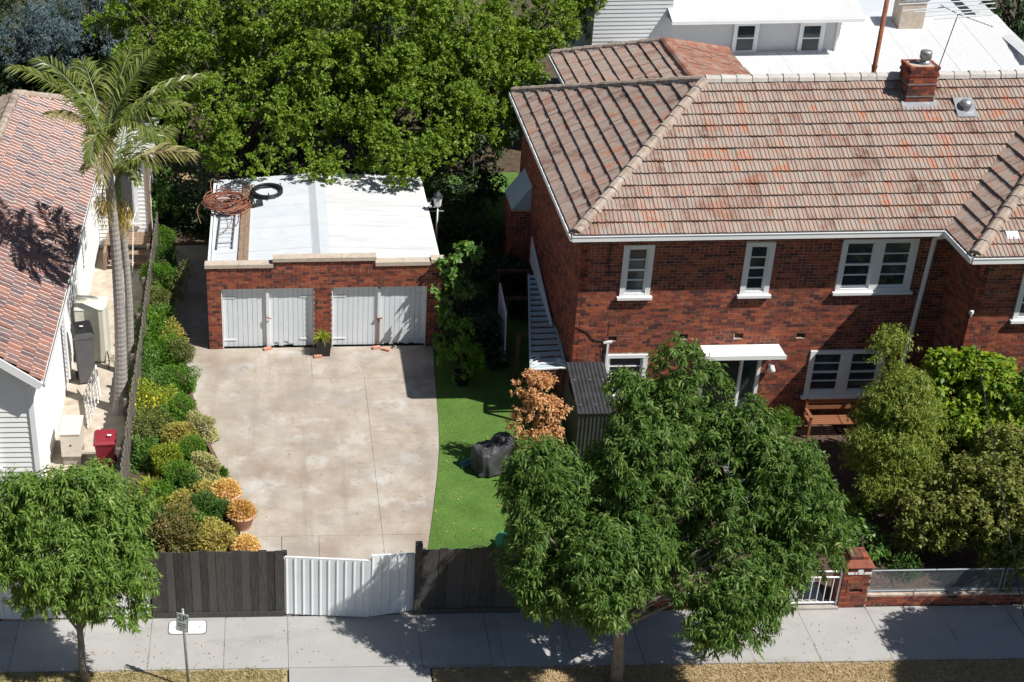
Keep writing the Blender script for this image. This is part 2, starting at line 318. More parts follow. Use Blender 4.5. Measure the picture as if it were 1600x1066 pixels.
def crown_arrays(lobes, nb, nclump, k, rb=.7, twig=.4, leaf=(.14, .22), wr=.28, droop=.3, shell=.72, inner=.15, out=.7, squash=.8, floor=.15):
    """lobes: [(centre, radii)].  boughs on the lobes' shells > clumps on the boughs > leaves along short twigs"""
    C = np.array([l[0] for l in lobes], float); R = np.array([l[1] for l in lobes], float)
    w = R.prod(1) ** (2 / 3); pick = rng.choice(len(C), nb, p=w / w.sum())
    u = vn(rng.normal(size=(nb, 3))); u[:, 2] = np.where(u[:, 2] < -.75, -u[:, 2], u[:, 2])
    t = rng.uniform(shell, 1.0, (nb, 1)); inn = rng.random(nb) < inner; t[inn] *= .55
    bc = C[pick] + u * R[pick] * t
    cc = C.mean(0); bo = vn(bc - C[pick] + .35 * (bc - cc))
    br = rb * rng.uniform(.45, 1.35, nb)
    bi = rng.integers(0, nb, nclump)
    v = vn(rng.normal(size=(nclump, 3)) + bo[bi] * out + np.array([0, 0, .35]))
    cl = bc[bi] + v * (br[bi] * rng.uniform(.35, 1, nclump) ** .6)[:, None] * np.array([1, 1, squash])
    ax = vn(v * .8 + bo[bi] * .5 + rng.normal(size=(nclump, 3)) * .35)
    ci = np.repeat(np.arange(nclump), k); n = len(ci)
    s = rng.random((n, 1)) * twig
    base = cl[ci] + ax[ci] * s + rng.normal(size=(n, 3)) * .025
    rad = vn(np.cross(ax[ci], rng.normal(size=(n, 3))))
    d = vn(rad * .9 + ax[ci] * .55 + np.array([0, 0, -1.]) * droop + rng.normal(size=(n, 3)) * .2)
    L = rng.uniform(leaf[0], leaf[1], n); W = L * wr * rng.uniform(.8, 1.2, n)
    ok = base[:, 2] > floor
    return base[ok], d[ok], L[ok], W[ok], bc, br

def limbs(mb, base, h, r, targets, bend=.25, n=7):
    """tapered trunk to height h, limbs from it to the target points"""
    b = Vector(base); top = b + Vector((U(-.12, .12), U(-.12, .12), h))
    mb.tube([b, b.lerp(top, .3) + Vector((U(-.05, .05), U(-.05, .05), 0)), b.lerp(top, .65) + Vector((U(-.06, .06), 0, 0)), top], [r * 1.2, r, r * .85, r * .72], n)
    for t in targets:
        t = Vector(t); s = b.lerp(top, U(.72, 1.0)); L = (t - s).length
        m = s.lerp(t, .45) + Vector((U(-.1, .1), U(-.1, .1), .12)) * L * bend * 2
        r0 = r * U(.32, .55)
        mb.tube([s, s.lerp(m, .55), m, m.lerp(t, .6), t], [r0, r0 * .8, r0 * .6, r0 * .35, .012], 5)
    return mb

def tree(name, label, base, trunk_h, trunk_r, lobes, nb, nclump, k, material, bark='bark', group=None, cat='tree', nl=26, fold=.25, bend=.22, **kw):
    t = thing(name, base, label, cat, group)
    B, d, L, W, bc, br = crown_arrays(lobes, nb, nclump, k, **kw)
    obj('crown', leaves_mesh('crown', B, d, L, W, material, fold, bend), t)
    mb = MB(); idx = rng.choice(len(bc), min(nl, len(bc)), replace=False)
    limbs(mb, base, trunk_h, trunk_r, [bc[i] for i in idx]); mb.build('trunk', bark, t, True)
    return t

def shrub(name, label, base, rad, h, material, n=1400, leaf=(.05, .09), wr=.4, kind='ball', group=None, cat='shrub', droop=.1, stems=True):
    """a small plant standing at base: leaf-covered dome with twigs inside"""
    t = thing(name, base, label, cat, group); bx = np.array(base, float)
    u = vn(rng.normal(size=(n, 3))); u[:, 2] = np.abs(u[:, 2]) if kind != 'ball' else u[:, 2]
    ph = rng.uniform(0, 6.28, 6); fq = rng.normal(size=(6, 3)) * 3.2
    lump = 1 + .15 * np.sin(u @ fq.T + ph).sum(1) / 1.6
    rr = rng.uniform(.72, 1.03, n) * lump
    if kind == 'loose': rr = rng.uniform(.35, 1.15, n) * lump
    if kind == 'ball':
        c = bx + np.array([0, 0, h - rad * .9]); P = c + u * rr[:, None] * np.array([rad, rad, min(rad, h * .62)])
    else:
        c = bx; P = c + u * rr[:, None] * np.array([rad, rad, h])
    P[:, 2] = np.maximum(P[:, 2], bx[2] + .03)
    d = vn(u * .9 + rng.normal(size=(n, 3)) * .55 + np.array([0, 0, .25 - droop]))
    if kind == 'spiky': d = vn(u + np.array([0, 0, .2]) + rng.normal(size=(n, 3)) * .22); P = c + u * (rr * .55)[:, None] * np.array([rad, rad, h]); P[:, 2] = np.maximum(P[:, 2], bx[2] + .03)
    L = rng.uniform(leaf[0], leaf[1], n); W = L * wr
    obj('foliage', leaves_mesh('foliage', P - d * L[:, None] * .4, d, L, W, material, .3, .1 + droop * .5), t)
    mb = MB()
    for i in range(6):
        q = Vector(P[rng.integers(n)]); b = Vector(bx); mb.tube([b - Vector((0, 0, .02)), b.lerp(q, .5) + Vector((0, 0, .05)), q], [.02, .013, .005], 4)
    mb.build('stem', 'bark_dark', t)
    return t

# ================================================================== building helpers
def frame_matrix(O, u, v, n):
    m = Matrix.Identity(4)
    for i in range(3): m[i][0] = u[i]; m[i][1] = v[i]; m[i][2] = n[i]; m[i][3] = O[i]
    return m
def piece(name, me, parent, mw):
    o = bpy.data.objects.new(name, me); COL.objects.link(o); o.parent = parent; o.matrix_parent_inverse = pinv(parent); o.matrix_basis = mw
    return o

BRL, BRH, BPX, BPZ = .228, .076, .24, .086
brick_me = MB().box(0, BRL, -.03, .005, 0, BRH).mesh('brick', 'brick')
def wall_backing(name, O, u, n, width, height, openings, parent, thick=.22, material='mortar'):
    us = sorted({0, width, *[o[0] for o in openings], *[o[1] for o in openings]}); zs = sorted({0, height, *[o[2] for o in openings], *[o[3] for o in openings]})
    us = [a for a in us if 0 <= a <= width]; zs = [a for a in zs if 0 <= a <= height]
    mb = MB(); O, u, n = Vector(O), Vector(u), Vector(n)
    for i in range(len(us) - 1):
        for j in range(len(zs) - 1):
            cu, cz = (us[i] + us[i + 1]) / 2, (zs[j] + zs[j + 1]) / 2
            if any(o[0] < cu < o[1] and o[2] < cz < o[3] for o in openings): continue
            vs = [O + u * a - n * t + Vector((0, 0, z)) for t in (0, thick) for a, z in ((us[i], zs[j]), (us[i + 1], zs[j]), (us[i + 1], zs[j + 1]), (us[i], zs[j + 1]))]
            mb.add(vs, [(0, 1, 2, 3), (7, 6, 5, 4), (0, 4, 5, 1), (1, 5, 6, 2), (2, 6, 7, 3), (3, 7, 4, 0)])
    return mb.build(name, material, parent)

def brick_wall(name, O, u, n, width, height, openings, parent, quota=0, zmin=0.0, thick=.22, solid=True):
    """backing of mortar, then every brick as a proud piece: the quota nearest ones single objects, the rest joined"""
    w = wall_backing(name, O, u, n, width, height, openings, parent, thick)
    O, u, n = Vector(O), Vector(u), Vector(n); single = []; V = []; nrow = int(height / BPZ)
    for r in range(nrow):
        z = r * BPZ + .005
        if z < zmin: continue
        off = (0 if r % 2 else -.12); hd = (r % 6 == 5)
        spans = [(0, width)]
        for (a, b, z0, z1) in openings:
            if z + BRH * .6 > z0 and z + BRH * .4 < z1:
                spans = [t for (p, q) in spans for t in ((p, min(q, a)), (max(p, b), q)) if t[1] - t[0] > .02]
        px_ = BPX if not hd else BPX / 2
        for (p, q) in spans:
            k = math.floor((p - off) / px_)
            while off + k * px_ < q:
                a = max(off + k * px_, p); b = min(off + k * px_ + px_ - .012, q); k += 1
                if b - a < .025: continue
                dep = U(-.0025, .003)
                if abs((b - a) - BRL) < .003: single.append((a, z, dep))
                else: V.append((a, b, z, dep))
    cz = [(np.linalg.norm(np.array(O + u * a + Vector((0, 0, z))) - CAM), a, z, d) for a, z, d in single]; cz.sort()
    step = 1
    for _, a, z, d in cz[:quota]:
        piece('brick', brick_me, w, frame_matrix(O + u * a + n * d + Vector((0, 0, z)), u, n, Vector((0, 0, 1))) )
    mb = MB()
    for a, b, z, d in [(a, a + BRL, z, d) for _, a, z, d in cz[quota:]] + V:
        vs = [O + u * x + n * t + Vector((0, 0, zz)) for t in (-.03, .005 + d) for x, zz in ((a, z), (b, z), (b, z + BRH), (a, z + BRH))]
        mb.add(vs, [(4, 5, 6, 7), (0, 4, 7, 3), (1, 2, 6, 5), (3, 7, 6, 2), (0, 1, 5, 4)])
    if mb.v: tag(mb.build('brickwork', 'brick', w), kind='stuff')
    return w

TPROF = [(0, .023), (.018, .023), (.034, .004), (.086, .003), (.098, .021), (.112, .021), (.127, .003), (.174, .004), (.191, .023), (.210, .023)]
def tile_mesh(w, g, material, lift=.068):
    s = w / .21; n = len(TPROF); vs = []
    for i, (x, z) in enumerate(TPROF): vs.append((x * s, -.03, z + lift))
    for i, (x, z) in enumerate(TPROF): vs.append((x * s, g, z + .006))
    for i, (x, z) in enumerate(TPROF): vs.append((x * s, -.03, z * .5 + lift - .04))
    fs = [(i, i + 1, n + i + 1, n + i) for i in range(n - 1)] + [(2 * n + i, 2 * n + i + 1, i + 1, i) for i in range(n - 1)]
    return vs, fs
def inside(poly, x, y):
    c = True
    for i in range(len(poly)):
        (x0, y0), (x1, y1) = poly[i], poly[(i + 1) % len(poly)]
        if (x1 - x0) * (y - y0) - (y1 - y0) * (x - x0) < -1e-6: c = False
    return c
def tile_face(parent, O, u, v, poly, material, single, w=.21, g=.3654):
    """convex polygon in (u,v), anticlockwise; collects whole tiles in `single`, returns the clipped edge tiles"""
    O, u, v = Vector(O), Vector(u), Vector(v).normalized(); n = u.cross(v); M = frame_matrix(O, u, v, n)
    vs, fs = tile_mesh(w, g, material); me = None
    xs = [p[0] for p in poly]; ys = [p[1] for p in poly]; edge = MB()
    for r in range(int(max(ys) / g) + 1):
        for c in range(int(min(xs) / w) - 1, int(max(xs) / w) + 1):
            x, y = c * w, r * g; cs = [(x, y), (x + w, y), (x + w, y + g), (x, y + g)]
            ins = [inside(poly, *q) for q in cs]
            T = M @ Matrix.Translation((x, y, U(-.006, .012))) @ Matrix.Rotation(U(-.016, .016), 4, 'Z')
            if all(ins):
                P = M @ Vector((x + w / 2, y, 0)); single.append((np.linalg.norm(np.array(P) - CAM), T, (w, g), material))
            else:
                # keep if any sample point lies inside
                if any(inside(poly, x + a * w, y + b * g) for a in (0, .25, .5, .75, 1) for b in (0, .25, .5, .75, 1)):
                    edge.add([T @ Vector(q) for q in vs], fs)
    if not edge.v: return
    bm = bmesh.new(); tmp = edge.mesh('tile_edge', material); bm.from_mesh(tmp)
    for i in range(len(poly)):
        (x0, y0), (x1, y1) = poly[i], poly[(i + 1) % len(poly)]
        if abs(y0) < 1e-6 and abs(y1) < 1e-6: continue
        a = M @ Vector((x0, y0, 0)); t = (M @ Vector((x1, y1, 0)) - a).normalized(); nn = t.cross(n)
        bmesh.ops.bisect_plane(bm, geom=bm.verts[:] + bm.edges[:] + bm.faces[:], plane_co=a, plane_no=nn, clear_outer=True)
    me = bpy.data.meshes.new('tiling'); bm.to_mesh(me); bm.free(); me.materials.append(MATS[material])
    bpy.data.meshes.remove(tmp)
    return me
def place_tiles(parent, single, quota=300, extra=()):
    single.sort(key=lambda t: t[0]); cache = {}
    def get(w, g, m):
        if (w, g, m) not in cache:
            vs, fs = tile_mesh(w, g, m); cache[(w, g, m)] = (vs, fs, MB().add(vs, fs).mesh('tile', m))
        return cache[(w, g, m)]
    for d, T, (w, g), m in single[:quota]: piece('tile', get(w, g, m)[2], parent, T)
    groups = {}
    for d, T, (w, g), m in single[quota:]:
        vs, fs, _ = get(w, g, m); groups.setdefault(m, MB()).add([T @ Vector(q) for q in vs], fs)
    for m, mb in groups.items(): tag(mb.build('tiling', m, parent), kind='stuff')
    for me in extra:
        if me: tag(obj('tiling', me, parent), kind='stuff')

def cap_mesh(material, L=.44, r=.15):
    prof = [(-r, -.05), (-r * .8, .045), (-r * .35, .095), (r * .35, .095), (r * .8, .045), (r, -.05)]
    vs = [(0, x * 1.06, z * 1.06 + .015) for x, z in prof] + [(L, x * .94, z * .94) for x, z in prof]
    n = len(prof); fs = [(i, n + i, n + i + 1, i + 1) for i in range(n - 1)] + [tuple(range(n)), tuple(range(2 * n - 1, n - 1, -1))]
    return MB().add(vs, fs).mesh('ridge_cap', material)
CAPS = {}
def caps(parent, A, B, material='ridge_cap', L=.41, lift=.03, r=.15):
    A, B = Vector(A), Vector(B); d = (B - A).normalized(); k = max(1, round((B - A).length / L)); st = (B - A).length / k
    key = (material, round(st, 2), r)
    if key not in CAPS: CAPS[key] = cap_mesh(material, st + .035, r)
    y = Vector((0, 0, 1)).cross(d).normalized(); z = d.cross(y)
    for i in range(k):
        P = A + d * st * i + Vector((0, 0, lift)) + z * U(-.006, .006)
        piece('ridge_cap', CAPS[key], parent, frame_matrix(P, d, y, z) @ Matrix.Rotation(U(-.02, .02), 4, 'Z'))

def window(parent, O, u, n, w, h, cols=1, rows=4, casing=.11, sash=.06, glass='glass_dark', frame='white_paint', sill=True, mull=.12, flush=False):
    """casing > each pane a sub-part, sill a sub-part. O = outer lower-left corner of the casing on the wall face"""
    O, u, n = Vector(O), Vector(u), Vector(n); up = Vector((0, 0, 1))
    def bx(mb, a0, a1, z0, z1, t0, t1):
        if flush: t0, t1 = (.03 + (max(t, -.12) + .12) * .35 for t in (t0, t1))
        vs = [O + u * a + up * z + n * t for t in (t0, t1) for a, z in ((a0, z0), (a1, z0), (a1, z1), (a0, z1))]
        mb.add(vs, [(0, 3, 2, 1), (4, 5, 6, 7), (0, 1, 5, 4), (1, 2, 6, 5), (2, 3, 7, 6), (3, 0, 4, 7)])
    mb = MB(); c = casing
    bx(mb, 0, c, 0, h, -.12, .035); bx(mb, w - c, w, 0, h, -.12, .035); bx(mb, c, w - c, h - c * .8, h, -.12, .035); bx(mb, c, w - c, 0, c * .7, -.12, .03)
    iw = (w - 2 * c - (cols - 1) * mull) / cols; panes = []
    for k in range(cols):
        a0 = c + k * (iw + mull); a1 = a0 + iw
        if k: bx(mb, a0 - mull, a0, c * .7, h - c * .8, -.12, .03)
        z0, z1 = c * .7, h - c * .8; s = sash
        bx(mb, a0, a0 + s, z0, z1, -.1, -.035); bx(mb, a1 - s, a1, z0, z1, -.1, -.035)
        bx(mb, a0 + s, a1 - s, z0, z0 + s * 1.3, -.1, -.035); bx(mb, a0 + s, a1 - s, z1 - s, z1, -.1, -.035)
        g0, g1 = z0 + s * 1.3, z1 - s; ph = (g1 - g0) / rows
        for r in range(rows):
            t = .024 if (rows % 2 or r != rows // 2) else .045
            if r: bx(mb, a0 + s, a1 - s, g0 + r * ph - t / 2, g0 + r * ph + t / 2, -.1, -.04 if t < .03 else -.03)
            lo = g0 + r * ph + (t / 2 if r else 0); hi = g0 + (r + 1) * ph - (.012 if r < rows - 1 else 0)
            panes.append((a0 + s, a1 - s, lo, hi))
    f = mb.build('window', frame, parent)
    for a0, a1, lo, hi in panes:
        p = MB(); bx(p, a0, a1, lo, hi, -.088, -.08); p.build('pane', glass, f)
    if sill:
        s = MB(); bx(s, -.06, w + .06, -.075, .0, -.1, .11); s.build('sill', frame, f)
    return f

def corrugated(name, P00, u, v, lu, lv, material, parent, pitch=.1, amp=.016, along='v', thick=0.0):
    """sheet from corner P00, ridges run along v"""
    P, u, v = Vector(P00), Vector(u).normalized(), Vector(v).normalized(); n = u.cross(v)
    k = max(8, int(lu / pitch * 6)); vs = []
    for i in range(k + 1):
        a = lu * i / k; h = amp * math.sin(2 * math.pi * a / pitch)
        vs += [P + u * a + n * h, P + u * a + v * lv + n * h]
    fs = [(2 * i, 2 * i + 2, 2 * i + 3, 2 * i + 1) for i in range(k)]
    return MB().add(vs, fs).build(name, material, parent, True)

def text_mesh(body, size, material, name='lettering', ext=.002):
    cu = bpy.data.curves.new('t', 'FONT'); cu.body = body; cu.size = size; cu.extrude = ext; cu.align_x = 'CENTER'; cu.align_y = 'CENTER'
    o = bpy.data.objects.new('t', cu); COL.objects.link(o); dg = bpy.context.evaluated_depsgraph_get(); dg.update()
    me = bpy.data.meshes.new_from_object(o.evaluated_get(dg)); me.name = name; me.materials.clear(); me.materials.append(MATS[material])
    bpy.data.objects.remove(o); bpy.data.curves.remove(cu); return me

# ================================================================== ground, footpath, driveway
FY = 26.40                       # property line
GY = 38.72                       # garage front
WY = 34.305                      # house front wall
struct(MB().poly([(-300, -100, -.06), (300, -100, -.06), (300, 500, -.06), (-300, 500, -.06)]).build('ground', 'earth'))
struct(MB().box(-60, 60, 9.0, 19.0, -.3, -.054).build('road', 'asphalt'))
struct(MB().box(-60, 60, 19.0, 19.25, -.3, .0).build('kerb', 'concrete_old'))
struct(MB().box(-60, .06, 19.25, 24.64, -.2, -.025).build('verge', 'verge'))
o_ = struct(MB().box(3.15, 60, 19.25, 24.56, -.2, -.025).build('verge', 'verge'))
fp = bpy.data.objects.new('footpath', None); COL.objects.link(fp); struct(fp)
JX = [-16, -14.5, -13, -11.5, -10, -8.9, -7.4, -5.9, -4.4, -2.93, -1.3, .09, 2.96, 4.46, 4.72, 6.2, 7.7, 9.0, 10.05, 11.47, 13.0, 14.6, 16.1, 17.6, 19.1, 20.6, 22.1, 23.6]
for a, b in zip(JX[:-1], JX[1:]):
    MB().box(a + .004, b - .004, 24.66 if a < 3 else 24.58, 26.36, -.12, U(-.004, .004)).build('slab', 'footpath', fp)
MB().box(-16, 24, 24.62, 26.38, -.2, -.03).build('bedding', 'concrete_old', fp)
co = bpy.data.objects.new('crossover', None); COL.objects.link(co); struct(co)
MB().prism([(.10, 24.645), (.10, 22.4), (3.10, 22.4), (3.10, 24.57), (2.96, 24.57), (2.96, 24.645)], -.12, -.003).build('slab', 'footpath', co)
MB().prism([(.10, 22.38), (-.3, 19.26), (3.5, 19.26), (3.10, 22.38)], -.12, -.006).build('slab', 'footpath', co)

BEDR = [(-3.45, 44.8), (-3.42, 42.0), (-3.2, 39.8), (-2.85, 37.6), (-2.5, 36.1), (-2.02, 33.67), (-1.52, 32.13), (-1.22, 31.0), (-1.05, 30.0), (-.95, 28.6), (-.9, FY)]
DRVR = [(2.93, FY), (3.18, 27.6), (3.45, 28.77), (3.72, 30.28), (4.0, 31.97), (4.17, 33.17), (4.28, 34.44), (4.40, 36.49), (4.50, 38.0), (4.55, 38.7), (4.62, 46.5)]
drv_outline = list(reversed(BEDR)) [0:1] + [(p[0], p[1]) for p in []]
outline = [(-.9, FY)] + DRVR[:-1] + [(4.6, 38.75), (-2.1, 38.75), (-2.1, 46.0), (-3.45, 46.0)] + BEDR[:-1]
drv = bpy.data.objects.new('driveway', None); COL.objects.link(drv); struct(drv)
def slab(rect, z, parent=drv, material='driveway'):
    x0, x1, y0, y1 = rect
    bm = bmesh.new(); vs = [bm.verts.new((x, y, z)) for x, y in outline]; f = bm.faces.new(vs)
    for co_, no in (((x0, 0, 0), (-1, 0, 0)), ((x1, 0, 0), (1, 0, 0)), ((0, y0, 0), (0, -1, 0)), ((0, y1, 0), (0, 1, 0))):
        bmesh.ops.bisect_plane(bm, geom=bm.verts[:] + bm.edges[:] + bm.faces[:], plane_co=co_, plane_no=no, clear_outer=True)
    if not bm.faces: bm.free(); return
    r = bmesh.ops.extrude_face_region(bm, geom=bm.faces[:]); bmesh.ops.translate(bm, verts=[e for e in r['geom'] if isinstance(e, bmesh.types.BMVert)], vec=(0, 0, -.1))
    bmesh.ops.recalc_face_normals(bm, faces=bm.faces[:])
    me = bpy.data.meshes.new('slab'); bm.to_mesh(me); bm.free(); me.materials.append(MATS[material]); obj('slab', me, parent)
G_ = .004
for rect, z in (((-9, .93 - G_, 36.9, 60), .0), ((.93 + G_, 9, 36.9, 60), .001), ((-9, 2.42 - G_, 29.37 + G_, 36.9 - G_), .001), ((2.42 + G_, 9, 29.37 + G_, 36.9 - G_), -.001),
                ((-9, -.02, 20, 29.37 - G_), .003), ((-.005, .88 - G_, 20, 29.37 - G_), -.001), ((.88 + G_, 2.42 - G_, 20, 29.37 - G_), .002), ((2.42 + G_, 9, 20, 29.37 - G_), -.003)):
    slab(rect, z)
# artificial lawn and garden ground
lawn = struct(MB().prism([(p[0] + .012, p[1]) for p in DRVR] + [(4.62, 52.0), (9.0, 52.0), (9.0, FY + .05), (2.95, FY + .05)][0:3] + [(9.0, FY)], -.05, -.012).build('lawn', 'turf'))
struct(MB().box(9.0, 24, FY, 36, -.055, -.02).build('garden_ground', 'mulch'))
struct(MB().prism([(-3.95, FY)] + [(p[0] - .03, p[1]) for p in reversed(BEDR)] + [(-3.95, 45.0)], -.05, .03).build('garden_bed', 'soil'))
struct(MB().box(-6.3, -3.97, FY, 47.0, -.055, -.01).build('side_yard', 'sand'))
struct(MB().box(-14, 14, 46.1, 66, -.058, -.035).build('rear_garden', 'soil'))
struct(MB().prism([(-4.6, 50.5), (-2.2, 50.8), (-2.0, 54.5), (-5.0, 55.0)], -.05, -.028).build('grass_patch', 'verge'))
def blades(name, n, poly_test, box, z, L, material, lean=.5):
    x = rng.uniform(box[0], box[1], n); y = rng.uniform(box[2], box[3], n)
    ok = poly_test(x, y); x, y = x[ok], y[ok]; n = len(x)
    b = np.stack([x, y, np.full(n, z)], 1); a = rng.uniform(0, 6.28, n); l = rng.uniform(.6, 1.2, n) * L; w = l * .16
    sd = np.stack([np.cos(a), np.sin(a), np.zeros(n)], 1) * w[:, None]
    tip = b + np.stack([rng.normal(size=n) * lean * l, rng.normal(size=n) * lean * l, l], 1)
    V = np.stack([b - sd, b + sd, tip], 1).reshape(-1, 3); i = np.arange(n) * 3
    return npmesh(name, V, np.stack([i, i + 1, i + 2], 1), material)
dx_ = np.array([p[0] for p in DRVR]); dy_ = np.array([p[1] for p in DRVR])
tag(obj('turf_pile', blades('turf_pile', 60000, lambda x, y: x > np.interp(y, dy_, dx_) + .02, (2.9, 7.6, FY + .1, 39), -.012, .028, 'grass_turf')), 'short green artificial turf pile beside the concrete driveway', 'turf', kind='stuff')
tag(obj('dry_grass', blades('dry_grass', 42000, lambda x, y: (x > 3.2) & (y < 24.56 + .04 * np.sin(x * 9)), (3.2, 19, 22.6, 24.66), -.026, .07, 'grass_dry', 1.0)), 'straw coloured dry grass of the nature strip right of the crossover', 'grass', kind='stuff')
tag(obj('patchy_grass', blades('patchy_grass', 26000, lambda x, y: (y < 24.64 + .05 * np.sin(x * 7)) & (x < .05 - .1 * np.abs(np.sin(y * 9))), (-8.5, .06, 22.6, 24.72), -.026, .065, 'grass_mixed', .9)), 'green and straw patchy grass around the parking sign', 'grass', kind='stuff')

# ================================================================== brick house
E_, EL, EF, ER = 5.80, 7.38, 33.81, 44.4
AP = (11.34, 37.8, 8.38); RX = 24.0
house = thing('brick_house', (12, WY, 0), 'two storey red brick house with terracotta tiled hip roof and white windows', 'house')
w1 = (8.78, 9.56, 3.83, 5.28); w2 = (11.88, 12.62, 3.83, 5.30); w3 = (14.33, 16.25, 3.87, 5.34); g1 = (8.58, 9.72, .85, 2.10); g3 = (14.0, 16.0, .76, 2.12); dr = (11.2, 12.75, 0, 2.08)
ops = [(a - 7.72, b - 7.72, c, d) for a, b, c, d in (w1, w2, w3, g1, g3, dr)]
vents = [(8.62, 2.50), (10.48, 2.52), (11.93, 2.52), (13.55, 2.50)]
vops = [(x - 7.72, x + .23 - 7.72, z, z + .15) for x, z in vents]
brick_wall('front_wall', (7.72, WY, 0), (1, 0, 0), (0, -1, 0), 17.15 - 7.72, 5.62, ops + vops, house, 220)
brick_wall('side_wall', (7.72, 44.1, 0), (0, -1, 0), (-1, 0, 0), 44.1 - WY, 5.62, [], house, 0)
brick_wall('wing_side_wall', (17.15, WY, 0), (0, -1, 0), (-1, 0, 0), WY - 32.71, 5.62, [], house, 0)
w4 = (18.22, 19.3, 3.83, 5.28)
brick_wall('wing_front_wall', (17.15, 32.71, 0), (1, 0, 0), (0, -1, 0), 6.5, 5.62, [(w4[0] - 17.15, w4[1] - 17.15, w4[2], w4[3]), (18.3 - 17.15, 20.3 - 17.15, .8, 2.12)], house, 60)
MB().box(7.72 + .22, 23.6, 43.9, 44.1, 0, 5.62).build('rear_wall', 'brick', house)
MB().box(9.6, 14.6, 44.1, 47.7, 0, 5.62).build('rear_wing_wall', 'brick', house)
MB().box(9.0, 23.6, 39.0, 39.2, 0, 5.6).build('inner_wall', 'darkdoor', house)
for x, z in vents:
    v = MB().box(x, x + .23, WY + .06, WY + .1, z, z + .15)
    for i in range(4): v.box(x + .02, x + .21, WY + .04, WY + .062, z + .015 + i * .036, z + .03 + i * .036)
    v.build('air_vent', 'bark_mulch_wall', house)
for ww, cols, s_ in ((w1, 1, 1), (w2, 1, 1), (w3, 2, 1), (g1, 1, 1), (g3, 2, 1)):
    window(house, (ww[0], WY - .01, ww[2]), (1, 0, 0), (0, -1, 0), ww[1] - ww[0], ww[3] - ww[2], cols, 4, .13 if ww[1] - ww[0] < .9 else .12, .045, mull=.22 if cols == 2 else .1, glass='glass_teal' if ww is w1 else 'glass_dark')
window(house, (w4[0], 32.70, w4[2]), (1, 0, 0), (0, -1, 0), w4[1] - w4[0], w4[3] - w4[2], 1, 4, .12, .045)
window(house, (18.3, 32.70, .8), (1, 0, 0), (0, -1, 0), 2.0, 1.32, 2, 4, .12, .045, mull=.2)
# entrance: dark screen door, frame, canopy
de = MB().box(11.28, 12.2, WY + .08, WY + .12, .12, 2.02).build('door', 'darkdoor', house)
MB().box(12.02, 12.05, WY + .03, WY + .08, .95, 1.15).build('handle', 'galvanised', de)
MB().box(11.2, 11.28, WY - .01, WY + .14, 0, 2.08).box(12.2, 12.27, WY - .01, WY + .14, 0, 2.08).box(12.67, 12.75, WY - .01, WY + .14, 0, 2.08).box(11.28, 12.67, WY - .01, WY + .14, 2.02, 2.08).build('door_frame', 'white_paint', house)
MB().box(12.27, 12.67, WY + .08, WY + .11, .12, 2.02).build('side_pane', 'glass_dark', house)
MB().box(11.0, 12.95, WY - .6, WY + .1, 0, .12).build('doorstep', 'concrete_old', house)
cn = MB().box(11.05, 13.12, WY - .62, WY - .012, 2.26, 2.34).box(11.03, 13.14, WY - .65, WY - .62, 2.235, 2.355).build('door_canopy', 'awning', house)
for x in (11.25, 12.92): MB().bar((x, WY - .5, 2.26), (x, WY - .01, 1.9), .03, .03).build('bracket', 'white_paint', cn)
wlm = MB().box(12.93, 13.03, WY - .03, WY - .01, 1.62, 1.74).bar((12.98, WY - .03, 1.70), (12.98, WY - .16, 1.78), .025, .025).build('wall_lamp', 'galvanised', house)
MB().lathe([(.02, .12), (.05, .1), (.11, -.04), (.105, -.045), (.04, .05)], (12.98, WY - .17, 1.68), 12).build('lamp_shade', 'white_paint', wlm, True)
wlm = MB().box(10.92, 11.02, WY - .03, WY - .01, 1.62, 1.74).bar((10.97, WY - .03, 1.70), (10.97, WY - .16, 1.78), .025, .025).build('wall_lamp', 'galvanised', house)
MB().lathe([(.02, .12), (.05, .1), (.11, -.04), (.105, -.045), (.04, .05)], (10.97, WY - .17, 1.68), 12).build('lamp_shade', 'white_paint', wlm, True)
MB().bar((8.62, WY - .035, .9), (8.62, WY - .035, 2.48), .05, .05).bar((8.50, WY - .035, 2.48), (8.72, WY - .035, 2.5), .05, .05).build('waste_pipe', 'white_paint', house)
MB().tube([(8.62, WY - .02, 3.0), (8.62, WY - .02, 2.65)], .006, 4).tube([(8.42, WY - .02, 5.55), (8.45, WY - .02, 4.4)], .012, 4).build('conduit', 'rope_grey', house)
MB().tube([(7.74, WY - .015, 2.95), (8.05, WY - .02, 2.78), (8.25, WY - .02, 2.55), (8.6, WY - .02, 2.5)], .012, 4).build('cable', 'rope_grey', house)
